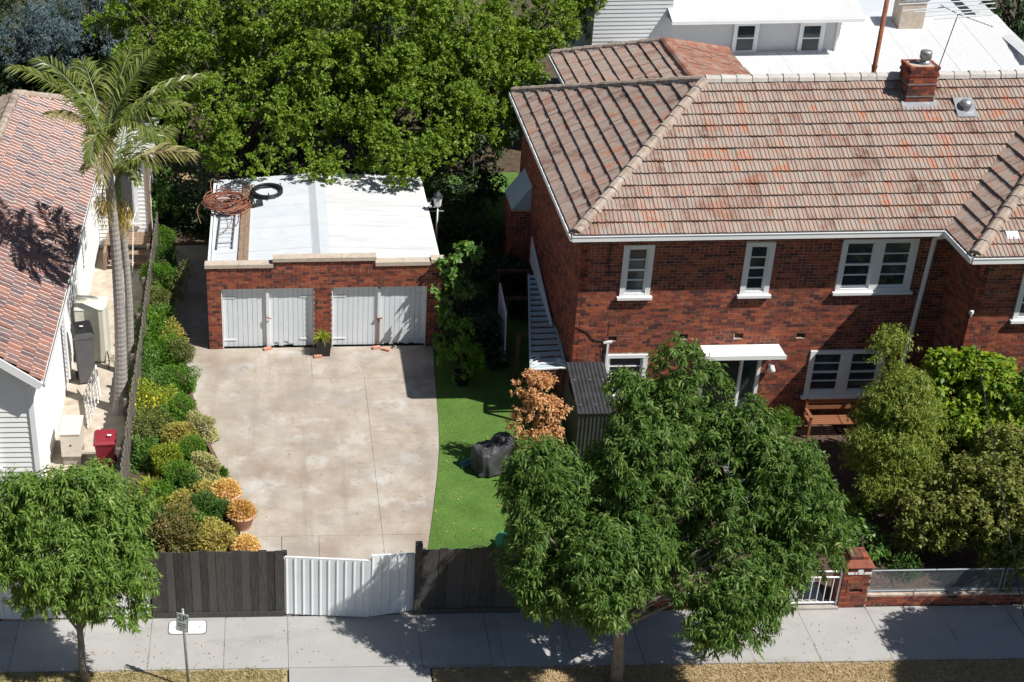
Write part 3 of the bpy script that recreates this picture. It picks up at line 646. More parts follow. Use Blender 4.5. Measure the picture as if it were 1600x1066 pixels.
# eaves, gutters, downpipe
def strip(name, pts, z0, z1, material, parent):
    mb = MB(); mb.prism(pts, z0, z1); return mb.build(name, material, parent)
strip('soffit', [(EL + .04, EF + .04), (16.70, EF + .04), (16.70, 32.24), (RX, 32.24), (RX, ER - .04), (EL + .04, ER - .04)], 5.615, 5.655, 'white_paint', house)
for k, (a, b) in enumerate((((EL, ER + .05), (EL, EF - .06)), ((EL - .06, EF), (16.66 + .0, EF)), ((16.66, EF + .06), (16.66, 32.2 - .06)), ((16.60, 32.2), (RX, 32.2)), ((9.2, 48.15), (9.2, 44.3)), ((15.0, 48.1), (15.0, 44.3)))):
    A = Vector((*a, 5.73)); B = Vector((*b, 5.73)); mb = MB(); d = (B - A).normalized(); sd = Vector((d.y, -d.x, 0))
    c = Vector((12, 39, 0)) - A; sgn = -1 if sd.dot(c) > 0 else 1
    out = sd * sgn
    if k == 2: out = Vector((-1, 0, 0))
    if k == 3: out = Vector((0, -1, 0))
    mb.bar(A + out * .10, B + out * .10, .012, .14); mb.bar(A + out * .05 - Vector((0, 0, .065)), B + out * .05 - Vector((0, 0, .065)), .11, .012); mb.bar(A - out * .005, B - out * .005, .014, .16)
    mb.bar(A + out * .105 + Vector((0, 0, .07)), B + out * .105 + Vector((0, 0, .07)), .03, .02)
    mb.build('gutter', 'white_paint', house)
MB().tube([(16.72, EF - .03, 5.68), (16.66, EF + .1, 5.55), (16.62, WY - .05, 5.35), (16.50, WY - .06, 2.0), (16.46, WY - .06, .1)], .062, 8).build('downpipe', 'white_paint', house)
# roofs
def deck(mb, *polys):
    for p in polys: mb.poly(p)
    return mb
V3 = (20.65, 37.8, 8.38); H3 = (20.65, 36.19, 8.38); zt = -.012
def dn(p): return (p[0], p[1], p[2] - .02)
RM = deck(MB(), [dn((EL, EF, E_)), dn((16.66, EF, E_)), dn(V3), dn(AP)], [dn((EL, ER, E_)), dn((EL, EF, E_)), dn(AP)], [dn((16.66, EF, E_)), dn((16.66, 32.2, E_)), dn(H3), dn(V3)],
          [dn((16.66, 32.2, E_)), dn((RX, 32.2, E_)), dn((RX, 36.19, 8.38)), dn(H3)], [dn(V3), dn(H3), dn((RX, 36.19, 8.38)), dn((RX, 37.8, 8.38))],
          [dn(AP), dn((RX, 37.8, 8.38)), dn((RX, ER, E_)), dn((EL, ER, E_))]).build('main_roof', 'tile', house)
single = []; ex = []
sv = Vector((0, 3.99, 2.58)); lv_ = sv.length
ex.append(tile_face(RM, (EL, EF, E_), (1, 0, 0), sv, [(0, 0), (9.28, 0), (13.27, lv_), (3.96, lv_)], 'tile', single))
s2 = Vector((3.96, 0, 2.58)); l2 = s2.length
ex.append(tile_face(RM, (EL, ER, E_), (0, -1, 0), s2, [(0, 0), (10.59, 0), (6.6, l2)], 'tile', single))
s3 = Vector((3.99, 0, 2.58))
ex.append(tile_face(RM, (16.66, EF, E_), (0, -1, 0), s3, [(0, 0), (1.61, 0), (1.61 - 3.99, lv_), (-3.99, lv_)], 'tile', single))
ex.append(tile_face(RM, (16.66, 32.2, E_), (1, 0, 0), sv, [(0, 0), (5.5, 0), (5.5, lv_), (3.99, lv_)], 'tile', single))
# a face higher on the roof is nearer the camera, but the sunlit front face shows largest
place_tiles(RM, single, 300, ex)
caps(RM, (EL + .05, EF + .05, E_ + .03), AP, 'ridge_cap'); caps(RM, (EL + .05, ER, E_ + .03), AP, 'ridge_cap'); caps(RM, AP, (RX, 37.8, 8.38), 'ridge_pale'); caps(RM, (16.71, 32.25, E_ + .03), H3, 'ridge_cap')
MB().bar((16.70, EF + .04, E_ + .05), (V3[0], V3[1], V3[2] + .05), .18, .02).build('valley_flashing', 'coping', RM)
RW = deck(MB(), [dn((9.2, 48.1, E_)), dn((9.2, 41, E_)), dn((12.12, 41, 7.1)), dn((12.12, 45.2, 7.1))], [dn((15.04, 41, E_)), dn((15.04, 48.1, E_)), dn((12.12, 45.2, 7.1)), dn((12.12, 41, 7.1))],
          [dn((15.04, 48.1, E_)), dn((9.2, 48.1, E_)), dn((12.12, 45.2, 7.1))]).build('rear_roof', 'tile', house)
single = []; ex = []; s4 = Vector((2.92, 0, 1.3)); l4 = s4.length
ex.append(tile_face(RW, (9.2, 48.1, E_), (0, -1, 0), s4, [(0, 0), (7.1, 0), (7.1, l4), (2.9, l4)], 'tile', single))
ex.append(tile_face(RW, (15.04, 41, E_), (0, 1, 0), Vector((-2.92, 0, 1.3)), [(0, 0), (7.1, 0), (4.2, l4), (0, l4)], 'rear_red_tile', single))
place_tiles(RW, single, 0, ex)
caps(RW, (9.25, 48.05, E_ + .03), (12.12, 45.2, 7.1), 'ridge_cap'); caps(RW, (15.0, 48.05, E_ + .03), (12.12, 45.2, 7.1), 'rear_red_tile'); caps(RW, (12.12, 45.2, 7.1), (12.12, 41.0, 7.1), 'rear_red_tile')
# chimney on the ridge, ventilator, patch of flashing
ch = PY(1412, 132, 37.45); cx0, cx1, cy0, cy1 = 16.42, 17.14, 37.05, 37.7
chb = MB().box(cx0, cx1, cy0, cy1, 7.6, 8.88).build('chimney', 'mortar', RM)
cb = MB()
for r in range(15):
    z = 7.62 + r * .086; o_ = .0 if r % 2 else .12
    xs = [a for a in np.arange(cx0 - o_, cx1, .24)]
    e_ = .008 if r < 12 else .025
    for a in xs:
        p, q = max(a, cx0 - e_), min(a + .228, cx1 + e_)
        if q - p > .03: cb.box(p, q, cy0 - e_, cy0 + .06, z, z + .074); cb.box(p, q, cy1 - .06, cy1 + e_, z, z + .074)
    for a in np.arange(cy0 + .07 - o_, cy1 - .06, .24):
        p, q = max(a, cy0 + .07), min(a + .228, cy1 - .07)
        if q - p > .03: cb.box(cx0 - e_, cx0 + .05, p, q, z, z + .074); cb.box(cx1 - .05, cx1 + e_, p, q, z, z + .074)
cb.build('chimney_brick', 'brick', RM)
for z in (8.1, 8.42): MB().box(cx0 - .02, cx1 + .02, cy0 - .022, cy0 - .010, z, z + .03).box(cx0 - .022, cx0 - .010, cy0 - .02, cy1 + .02, z, z + .03).build('chimney_strap', 'galvanised', RM)
MB().lathe([(.14, 0), (.14, .08), (.12, .08), (.12, .16), (.15, .16), (.15, .32), (.14, .34), (0, .35)], (16.88, 37.4, 8.88), 16).build('flue_cowl', 'galvanised', RM, True)
MB().add([(16.32, 36.84, 7.84), (17.24, 36.84, 7.84), (17.24, 37.1, 8.0), (16.32, 37.1, 8.0)], [(0, 1, 2, 3)]).build('chimney_flashing', 'lead', RM)
vq = Vector((17.92, 36.85, 7.80))
MB().add([vq + Vector((-.25, -.26, -.09)), vq + Vector((.25, -.26, -.09)), vq + Vector((.25, .26, .245)), vq + Vector((-.25, .26, .245))], [(0, 1, 2, 3)]).build('vent_flashing', 'lead', RM)
MB().lathe([(.13, -.05), (.13, .12), (.155, .12), (.165, .17), (.13, .24), (.06, .28), (0, .285)], vq, 16).build('roof_ventilator', 'galvanised', RM, True)
MB().add([(17.55, 32.55, 6.1), (17.85, 32.55, 6.1), (17.85, 32.82, 6.27), (17.55, 32.82, 6.27)], [(0, 1, 2, 3)]).build('repair_patch', 'iron_grey_and_shade', RM)
# brick projection on the side wall with a pale blue sloped cap
brick_wall('side_breast', (7.16, 43.2, 0), (0, -1, 0), (-1, 0, 0), 1.4, 3.0, [], house, 0, thick=.5)
brick_wall('breast_front', (7.17, 41.79, 0), (1, 0, 0), (0, -1, 0), .54, 3.0, [], house, 0, thick=.1)
MB().add([(7.14, 43.25, 3.0), (7.14, 41.75, 3.0), (7.72, 41.75, 3.75), (7.72, 43.25, 3.75), (7.72, 41.75, 3.0), (7.72, 43.25, 3.0)], [(0, 1, 2, 3), (1, 4, 2), (0, 3, 5)]).build('breast_cap', 'pale_blue_metal', house)

# ================================================================== brick garage
gar = thing('brick_garage', (1.35, GY, 0), 'double red brick garage with white timber doors and white iron roof', 'garage')
GX0, GX1 = -2.06, 4.74; DH = 1.99
D1 = (-1.66, 1.03); D2 = (1.56, 4.32)
gops = [(D1[0] - GX0, D1[1] - GX0, 0, DH), (D2[0] - GX0, D2[1] - GX0, 0, DH)]
brick_wall('front_wall', (GX0, GY, 0), (1, 0, 0), (0, -1, 0), GX1 - GX0, 2.667, gops, gar, 300)
brick_wall('parapet', (-.12, GY, 2.668), (1, 0, 0), (0, -1, 0), 2.92, .173, [], gar, 0)
brick_wall('side_wall', (GX0, 45.3, 0), (0, -1, 0), (-1, 0, 0), 45.3 - GY - .222, 2.5, [], gar, 0)
brick_wall('side_wall', (GX1, GY + .222, 0), (0, 1, 0), (1, 0, 0), 45.3 - GY - .222, 2.5, [], gar, 0)
MB().box(GX0 + .23, GX1 - .23, 45.08, 45.3, 0, 2.5).build('rear_wall', 'brick', gar)
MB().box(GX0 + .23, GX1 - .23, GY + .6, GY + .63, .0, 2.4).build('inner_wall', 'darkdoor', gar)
for a, b, z in ((GX0 - .05, -.125, 2.669), (-.15, 2.83, 2.843), (2.805, 4.40, 2.669), (4.403, GX1 + .05, 2.735)):
    k = max(1, round((b - a) / .9)); st = (b - a) / k
    for i in range(k):
        MB().box(a + i * st + .003, a + (i + 1) * st - .003, GY - .05 + U(-.006, .006), GY + .26, z, z + .115 + U(-.006, .006)).build('coping', 'coping', gar)
MB().box(4.403, GX1, GY, GY + .22, 2.668, 2.735).build('end_block', 'brick', gar)
# doors: each leaf of vertical boards, a post between, hinges, rotten lower edges
def garage_door(x0, x1, open_l=0.0, rot=()):
    mid = (x0 + x1) / 2
    for k, (a, b) in enumerate(((x0 + .03, mid - .02), (mid + .02, x1 - .03))):
        lf = MB().box(a, b, GY + .155, GY + .175, .03, DH - .03).build('door_leaf', 'door_paint', gar)
        n = 9; st = (b - a) / n
        for i in range(n):
            zb = .012 + (U(.04, .16) if (k == 1 and i in rot) else U(0, .008)); ya = GY + .13 - (.05 if k == open_l else 0) * 1
            p = MB().box(a + i * st + .005, a + (i + 1) * st - .005, GY + .128 + U(-.004, .004), GY + .156, zb, DH - .03 - U(0, .02)); p.build('board', 'door_paint', lf)
        for z in (.22, 1.62):
            hx = a if k == 0 else b; sgn = 1 if k == 0 else -1
            MB().box(min(hx, hx + sgn * .38), max(hx, hx + sgn * .38), GY + .112, GY + .126, z, z + .045).build('hinge', 'white_paint', lf)
    MB().box(x0 - .0, x0 + .028, GY + .05, GY + .18, 0, DH).box(x1 - .028, x1, GY + .05, GY + .18, 0, DH).box(x0 + .028, x1 - .028, GY + .06, GY + .18, DH - .028, DH).build('door_frame', 'white_paint', gar)
garage_door(*D1, rot=(1, 3, 4)); garage_door(*D2, rot=(1, 3, 4, 6))
MB().box(-.36, -.27, GY + .06, GY + .125, .04, DH - .06).build('cover_strip', 'white_paint', gar)
MB().box(2.90, 2.98, GY + .07, GY + .125, .9, DH - .12).build('cover_strip', 'white_paint', gar)
MB().box(2.91, 2.97, GY + .08, GY + .122, .04, .88).build('cover_strip', 'timber', gar)
MB().tube([(-.38, GY + .05, 1.02), (-.26, GY + .0, 1.0), (-.22, GY + .03, .98)], .016, 5).build('latch', 'rust', gar)
MB().bar((2.86, GY + .06, .92), (3.04, GY + .06, .92), .035, .03).build('latch', 'rust', gar)
# roof: low gable of iron sheets, ribs run down the fall
RZ, SZ = 2.80, 2.60; RXm = 1.24
ys = np.linspace(GY + .27, 45.35, 9)
for a, b in zip(ys[:-1], ys[1:]):
    corrugated('roof_sheet', (GX1 - .12, a, SZ + .03 + U(0, .004)), (0, 1, 0), (RXm - GX1 + .12, 0, RZ - SZ - .03), b - a + .05, math.hypot(GX1 - .12 - RXm, RZ - SZ - .03), 'iron_white', gar)
    corrugated('roof_sheet', (RXm, a, RZ + U(0, .004)), (0, 1, 0), (GX0 + .10 - RXm, 0, SZ - RZ), b - a + .05, math.hypot(RXm - GX0 - .10, RZ - SZ), 'iron_grey_and_shade', gar)  # half turned from the sun: its dimness is put into the sheet colour
MB().add([(RXm - .22, GY + .27, RZ - .005), (RXm, GY + .27, RZ + .06), (RXm + .3, GY + .27, RZ + .0), (RXm - .22, 45.4, RZ - .005), (RXm, 45.4, RZ + .06), (RXm + .3, 45.4, RZ + .0)], [(0, 1, 4, 3), (1, 2, 5, 4)]).build('ridge_flashing', 'iron_grey_and_shade', gar)
MB().box(GX1 - .12, GX1 - .02, GY + .27, 45.4, SZ - .06, SZ + .03).build('roof_edge', 'white_paint', gar)
MB().box(GX0 + .02, GX0 + .1, GY + .27, 45.4, SZ - .08, SZ + .02).build('roof_edge', 'white_paint', gar)
# things lying on the roof (left half falls to the left)
def rz(x): return SZ + (x - GX0 - .10) / (RXm - GX0 - .10) * (RZ - SZ) + .012
pl = thing('timber_plank', (-1.0, 42, rz(-1)), 'weathered brown timber plank lying along the garage roof', 'plank')
MB().add([(-1.16, GY + .34, rz(-1.16)), (-.86, GY + .34, rz(-.86)), (-.80, 44.7, rz(-.80)), (-1.08, 44.7, rz(-1.08)), (-1.16, GY + .34, rz(-1.16) + .05), (-.86, GY + .34, rz(-.86) + .05), (-.80, 44.7, rz(-.80) + .05), (-1.08, 44.7, rz(-1.08) + .05)],
         [(0, 3, 2, 1), (4, 5, 6, 7), (0, 1, 5, 4), (1, 2, 6, 5), (2, 3, 7, 6), (3, 0, 4, 7)]).build('board', 'timber', pl)
MB().bar((-1.0, GY + .36, rz(-1) + .055), (-.97, 44.6, rz(-1) + .055), .006, .004).build('split', 'bark_dark', pl)
wp = thing('white_pipe', (-1.93, 42, rz(-1.93)), 'thin white pipe lying along the left edge of the garage roof', 'pipe')
MB().tube([(-1.91, GY + .3, rz(-1.92) + .03), (-1.93, 42, rz(-1.93) + .03), (-1.90, 45.0, rz(-1.91) + .05)], .028, 8).build('tube', 'white_paint', wp, True)
MB().tube([(-1.91, GY + .29, rz(-1.92) + .03), (-1.91, GY + .33, rz(-1.92) + .03)], .034, 8).build('socket', 'white_paint', wp, True)
ld = thing('short_ladder', (-1.55, 41, rz(-1.55)), 'short grey aluminium ladder lying on the garage roof below the copper coil', 'ladder')
for x in (-1.80, -1.34): MB().bar((x, 40.0, rz(x) + .04), (x + .06, 42.6, rz(x) + .05), .03, .06).build('rail', 'grey_plastic', ld)
for i in range(8):
    y = 40.12 + i * .34; MB().tube([(-1.80 + .005 * i, y, rz(-1.7) + .05), (-1.34 + .005 * i, y, rz(-1.4) + .05)], .016, 6).build('rung', 'aluminium', ld)
cp = thing('copper_coil', (-1.55, 43.0, rz(-1.5)), 'tangled coil of brown copper pipe on the garage roof', 'pipe coil')
mb = MB()
for i in range(30):
    r = U(.42, .72); cx, cy, cz = -1.55 + U(-.12, .12), 43.0 + U(-.12, .12), rz(-1.5) + .05 + i * .009
    e = U(.75, 1.05); a0 = U(0, 6.28); t1, t2 = U(-.10, .10), U(-.10, .10)
    pts = [(cx + r * math.cos(a), cy + r * e * math.sin(a), cz + .05 + t1 * math.cos(a) + t2 * math.sin(a) + .015 * math.sin(3 * a + a0)) for a in np.linspace(a0, a0 + 6.1, 26)]
    mb.tube(pts, .014, 5)
mb.build('windings', 'copper_pipe', cp)
mb = MB()
for (pa, pb, pc) in (((-2.0, 43.2, 2.75), (-2.7, 43.0, 3.0), (-2.35, 42.2, 2.5)), ((-2.0, 43.5, 2.8), (-2.3, 44.6, 3.5), (-1.6, 44.2, 2.75)), ((-1.5, 42.4, 2.8), (-1.2, 41.3, 2.9), (-1.7, 41.0, 2.72)), ((-1.1, 42.8, 2.8), (-.95, 41.6, 2.95), (-1.3, 41.5, 2.72))):
    pa, pb, pc = Vector(pa), Vector(pb), Vector(pc); mb.tube([pa.lerp(pb, t).lerp(pb.lerp(pc, t), t) for t in np.linspace(0, 1, 12)], .012, 5)
mb.build('loose_end', 'copper_pipe', cp)
mb = MB()
for i in range(14): mb.tube([(-1.75 + U(-.2, .1), 44.2 + U(-.3, .3), 2.72 + i * .012), (-1.3 + U(-.1, .1), 44.6 + U(-.2, .2), 2.85 + U(0, .1)), (-.85, 44.45 + U(-.3, .3), 2.80)], .012, 4)
tw = thing('wire_bundle', (-1.3, 44.4, 2.68), 'bundle of dark wires at the back of the garage roof beside the copper coil', 'wires'); mb.build('wire', 'dark_iron', tw)
MB().tube([(-1.45, 44.35, 2.78), (-1.43, 44.5, 2.86), (-1.38, 44.6, 2.75)], .02, 5).build('tie', 'white_paint', tw)
bc = thing('black_hose_coil', (-.35, 44.1, rz(-.3)), 'black plastic irrigation pipe wound in a ring on the garage roof', 'pipe coil')
mb = MB()
for i in range(9):
    r = .40 + .03 * (i % 3); z = rz(-.3) + .03 + .045 * (i // 3)
    mb.tube([(-.30 + r * math.cos(a) * 1.05, 44.0 + r * math.sin(a) * 1.12, z + .02 * math.sin(a + i)) for a in np.linspace(0, 6.2832, 37)[:-1]], .026, 6, closed=True)
mb.build('winding', 'black_plastic', bc, True)
for a in (.6, 2.7, 4.8): MB().tube([(-.30 + r_ * math.cos(a) * 1.05, 44.0 + r_ * math.sin(a) * 1.12, rz(-.3) + zz) for r_, zz in ((.36, .05), (.42, .2), (.50, .2), (.51, .05))], .018, 5).build('tie', 'dark_iron', bc)
fl = thing('black_flue_offcut', (-.72, 43.0, rz(-.7)), 'short black offcut of bent flue sheet beside the black pipe ring', 'offcut')
MB().tube([(-.86, 43.6, rz(-.8) + .09), (-.74, 42.9, rz(-.75) + .09)], .10, 10).build('pipe', 'black_plastic', fl, True)
MB().add([(-.66, 42.95, rz(-.6) + .02), (-.42, 43.0, rz(-.45) + .02), (-.45, 43.25, rz(-.45) + .12), (-.66, 43.2, rz(-.6) + .14)], [(0, 1, 2, 3)]).build('flap', 'black_plastic', fl)

# loose bricks on the driveway by the doors
lb = MB().box(-.115, .115, -.055, .055, 0, .076).mesh('loose_brick', 'pink_brick')
for (x, y, a, lab) in ((418, 546, .4, 'loose pink brick under the meeting edges of the left garage doors'), (497, 559, .1, 'loose pink brick in front of the black planter'), (588, 545, .2, 'loose pink brick standing by the rotten post of the right garage doors'), (603, 548, -.5, 'loose pale brick lying askew by the rotten right garage door')):
    P = PZ(x, y); o = obj('loose_brick', lb); o.location = (P[0], min(P[1], GY - .08), 0); o.rotation_euler = (0, 0, a); tag(o, lab, 'brick', 'loose bricks on the driveway')
# black planter with grass tree
pp = thing('black_planter', (1.30, 38.35, 0), 'black square planter with spiky yellow green plant before the garage pier', 'planter')
bm_ = MB(); bm_.add([(1.12, 38.17, 0), (1.48, 38.17, 0), (1.48, 38.53, 0), (1.12, 38.53, 0), (1.07, 38.12, .5), (1.53, 38.12, .5), (1.53, 38.58, .5), (1.07, 38.58, .5)], [(0, 3, 2, 1), (0, 1, 5, 4), (1, 2, 6, 5), (2, 3, 7, 6), (3, 0, 4, 7)])
bm_.build('pot', 'black_plastic', pp); MB().box(1.10, 1.50, 38.15, 38.55, .42, .45).build('soil', 'soil', pp)
n = 130; u = vn(np.abs(rng.normal(size=(n, 3))) * np.array([1, 1, .9]) * rng.choice([-1, 1], (n, 3)) * np.array([1, 1, 0]) + np.stack([np.zeros(n), np.zeros(n), np.abs(rng.normal(size=n)) + .5], 1))
obj('leaf', leaves_mesh('leaf', np.tile([1.28, 38.33, .5], (n, 1)) + rng.normal(size=(n, 3)) * .02, u, rng.uniform(.3, .5, n), rng.uniform(.02, .03, n), 'leaf_lime', .3, .35), pp)

# ================================================================== front fences and gates
def paling_fence(name, label, x0, x1, h, y=FY, w=.185, material='paling', cat='fence', post=True):
    t = thing(name, ((x0 + x1) / 2, y, 0), label, cat); k = round((x1 - x0) / w); st = (x1 - x0) / k
    for i in range(k):
        a = x0 + i * st; p = MB(); l_ = U(-.012, .012); hh = h + U(-.03, .02); d = U(-.012, .006)
        p.add([(a + .002, y - .01 + d, .02 + U(0, .05)), (a + st + .008, y - .01 + d, .02), (a + st + .008, y + .008 + d, .02), (a + .002, y + .008 + d, .02), (a + l_, y - .01 + d, hh), (a + st + .008 + l_, y - .01 + d, hh + U(-.01, .01)), (a + st + .008 + l_, y + .008 + d, hh), (a + l_, y + .008 + d, hh)],
              [(0, 3, 2, 1), (4, 5, 6, 7), (0, 1, 5, 4), (1, 2, 6, 5), (2, 3, 7, 6), (3, 0, 4, 7)]); p.build('paling', material, t)
    for z in (.35, h - .35): MB().box(x0, x1, y + .022, y + .09, z, z + .09).build('rail', material, t)
    MB().box(x0, x1, y - .04, y - .024, -.02, .14).build('plinth', material, t)
    if post:
        for x in np.arange(x0 + .05, x1 + .1, max(1.4, (x1 - x0) / round((x1 - x0) / 2.4))): MB().box(x - .06, x + .04, y + .092, y + .18, -.05, h - .12).build('post', material, t)
    return t
paling_fence('paling_fence', 'dark weathered timber paling fence between neighbour and white gates', -2.92, .01, 1.80)
rf = paling_fence('paling_fence', 'dark shaded timber paling fence from white gates to street tree', 3.06, 8.2, 1.78)
MB().box(2.91, 3.06, FY - .06, FY + .1, -.05, 1.92).build('gate_post', 'paling', rf)
def steel_gate(label, x0, x1, y0, y1, zb0, zb1, zt0, zt1, ribs, handle):
    t = thing('steel_gate', ((x0 + x1) / 2, (y0 + y1) / 2, 0), label, 'gate', 'white steel gate leaves')
    vs = []; fs = []; k = ribs * 8
    for i in range(k + 1):
        f = i / k; ph = (f * ribs) % 1; d = .022 if .02 < ph < .16 else (.012 if .22 < ph < .30 else 0.0)
        x = x0 + (x1 - x0) * f; y = y0 + (y1 - y0) * f - d
        vs += [(x, y, zb0 + (zb1 - zb0) * f), (x, y, zt0 + (zt1 - zt0) * f)]
    fs = [(2 * i, 2 * i + 2, 2 * i + 3, 2 * i + 1) for i in range(k)]
    MB().add(vs, fs).build('sheet', 'gate_steel', t)
    fr = MB(); A0, A1, B0, B1 = Vector((x0, y0 + .03, zb0)), Vector((x1, y1 + .03, zb1)), Vector((x0, y0 + .03, zt0)), Vector((x1, y1 + .03, zt1))
    for a, b in ((A0, A1), (B0, B1), (A0, B0), (A1, B1), (A0, B1)): fr.bar(a, b, .045, .045)
    fr.build('frame', 'gate_steel', t)
    if handle:
        MB().tube([(handle, y1 - .03, .82), (handle + .03, y1 - .07, .86), (handle + .07, y1 - .05, .80), (handle + .03, y1 - .04, .76)], .02, 6).build('padlock', 'galvanised', t)
        MB().bar((handle - .05, y1 - .04, .9), (handle + .12, y1 - .04, .9), .03, .02).build('bolt', 'galvanised', t)
    return t
steel_gate('wide white ribbed steel gate leaf hung at the dark fence', .05, 1.90, FY, FY - .13, .05, .03, float(PY(447, 872, FY)[2]), float(PY(578, 878, FY - .13)[2]), 10, None)
steel_gate('narrow white ribbed steel gate leaf with bolt beside the fence post', 1.935, 2.89, FY - .12, FY + .08,   .04, .035, float(PY(581, 870, FY - .12)[2]), float(PY(648, 867, FY + .08)[2]), 5, 1.94)
# low brick wall with mesh panels, number pillar, iron gate
lw = thing('low_front_wall', (14.5, FY, 0), 'low red brick front wall with wire mesh panel in tube frame', 'wall')
brick_wall('wall', (13.02, FY + .0, 0), (1, 0, 0), (0, -1, 0), 8, .30, [], lw, 60, thick=.23)
for a, b in ((12.99, 16.0), (16.05, 20.0)):
    pn = MB(); z0, z1 = .34, .90
    for q in (((a, FY + .1, z0), (b, FY + .1, z0)), ((a, FY + .1, z1), (b, FY + .1, z1)), ((a + .02, FY + .1, z0), (a + .02, FY + .1, z1)), ((b - .02, FY + .1, z0), (b - .02, FY + .1, z1))): pn.tube([q[0], q[1]], .022, 6)
    fr = pn.build('panel_frame', 'mesh_wire', lw); ms = MB()
    for x in np.arange(a - .56, b, .045):
        for sg in (1, -1):
            p, q = ((x, z0), (x + .56, z1)) if sg > 0 else ((x, z1), (x + .56, z0))
            xs_ = max(p[0], a); xe = min(q[0], b)
            if xe - xs_ < .02: continue
            zs = p[1] + (q[1] - p[1]) * (xs_ - p[0]) / .56; ze = p[1] + (q[1] - p[1]) * (xe - p[0]) / .56
            ms.bar((xs_, FY + .1 + .003 * sg, zs), (xe, FY + .1 + .003 * sg, ze), .004, .004)
    tag(ms.build('wire_mesh', 'mesh_wire', fr), kind='stuff')
lw2 = thing('low_front_wall', (9.6, FY, 0), 'low brick wall with mesh panel hidden below the street tree', 'wall')
brick_wall('wall', (8.25, FY, 0), (1, 0, 0), (0, -1, 0), 2.9, .30, [], lw2, 30, thick=.23)
pn = MB()
for q in (((8.3, FY + .1, .34), (11.1, FY + .1, .34)), ((8.3, FY + .1, .9), (11.1, FY + .1, .9)), ((8.32, FY + .1, .3), (8.32, FY + .1, .9)), ((11.08, FY + .1, .3), (11.08, FY + .1, .9))): pn.tube(q, .022, 6)
pn.build('panel_frame', 'mesh_wire', lw2)
pil = thing('gate_pillar', (12.68, FY, 0), 'red brick gate pillar with letter slot and white house sign', 'pillar')
brick_wall('shaft', (12.38, FY - .05, 0), (1, 0, 0), (0, -1, 0), .62, 1.12, [(.2, .48, .42, .54)], pil, 30, thick=.5)
brick_wall('shaft_side', (12.38, FY + .45, 0), (0, -1, 0), (-1, 0, 0), .5, 1.12, [], pil, 0, thick=.2)
MB().box(12.56, 12.88, FY + .05, FY + .1, .4, .56).build('letter_slot', 'darkdoor', pil)
MB().add([(12.34, FY - .09, 1.12), (13.04, FY - .09, 1.12), (13.04, FY + .5, 1.12), (12.34, FY + .5, 1.12), (12.48, FY - .0, 1.27), (12.90, FY - .0, 1.27), (12.90, FY + .40, 1.27), (12.48, FY + .40, 1.27)], [(0, 3, 2, 1), (0, 1, 5, 4), (1, 2, 6, 5), (2, 3, 7, 6), (3, 0, 4, 7), (4, 5, 6, 7)]).build('cap', 'cap_brick', pil)
for i in range(3): MB().box(12.50 + .135 * i, 12.625 + .135 * i, FY + .02, FY + .38, 1.272, 1.345).build('brick', 'brick', pil)
sg = MB()
for a, b in ((12.45, 12.60), (12.62, 12.67), (12.69, 12.80), (12.82, 12.98)): sg.box(a, b, FY - .068, FY - .062, .93, .99)
sg.lathe([(0, 0), (.055, 0)], (0, 0, 0), 10); sg.v[-20:] = [(12.73 + x * 1.2, FY - .069, 1.03 + y) for x, y, z in sg.v[-20:]]
sg.build('house_sign', 'letter_white', pil)
ig = thing('iron_gate', (11.8, FY, 0), 'white tubular iron pedestrian gate beside the brick pillar', 'gate')
g0, g1 = 11.27, 12.36; mb = MB()
for z in (.12, .82, .98): mb.tube([(g0, FY, z), (g1, FY, z)], .022, 6)
for x in (g0, g1): mb.tube([(x, FY, .05), (x, FY, .99)], .026, 6)
mb.build('frame', 'white_paint', ig)
for i in range(1, 7): x = g0 + (g1 - g0) * i / 7; MB().tube([(x, FY, .12), (x, FY, .82)], .012, 5).build('bar', 'white_paint', ig)
MB().box(g0 - .04, g1 + .02, FY - .12, FY + .2, -.05, .05).build('threshold', 'concrete_old', ig)
p2 = thing('gate_pillar', (11.1, FY, 0), 'low plain brick end pillar on the street tree side of the iron gate', 'pillar')
brick_wall('shaft', (10.95 - .02, FY - .04, 0), (1, 0, 0), (0, -1, 0), .32, .60, [], p2, 8, thick=.4)
MB().box(10.90, 11.27, FY - .07, FY + .4, .60, .68).build('cap', 'cap_brick', p2)
struct(MB().box(11.35, 12.2, FY + .2, WY - .6, -.03, .0).build('garden_path', 'footpath'))
# neighbour's white front fence
nf = thing('white_fence', (-6, FY, 0), 'white painted boarded front fence of the neighbour behind the young street tree', 'fence')
for i in range(40):
    x = -10.6 + i * .19; MB().box(x, x + .175, FY - .012, FY + .012, .04, 1.42 + U(-.006, .006)).build('board', 'white_board', nf)
for z in (.3, 1.1): MB().box(-10.6, -3.0, FY + .014, FY + .07, z, z + .08).build('rail', 'white_board', nf)
for x in np.arange(-10.5, -2.9, 1.86): MB().box(x, x + .09, FY + .072, FY + .16, -.05, 1.4).build('post', 'white_board', nf)
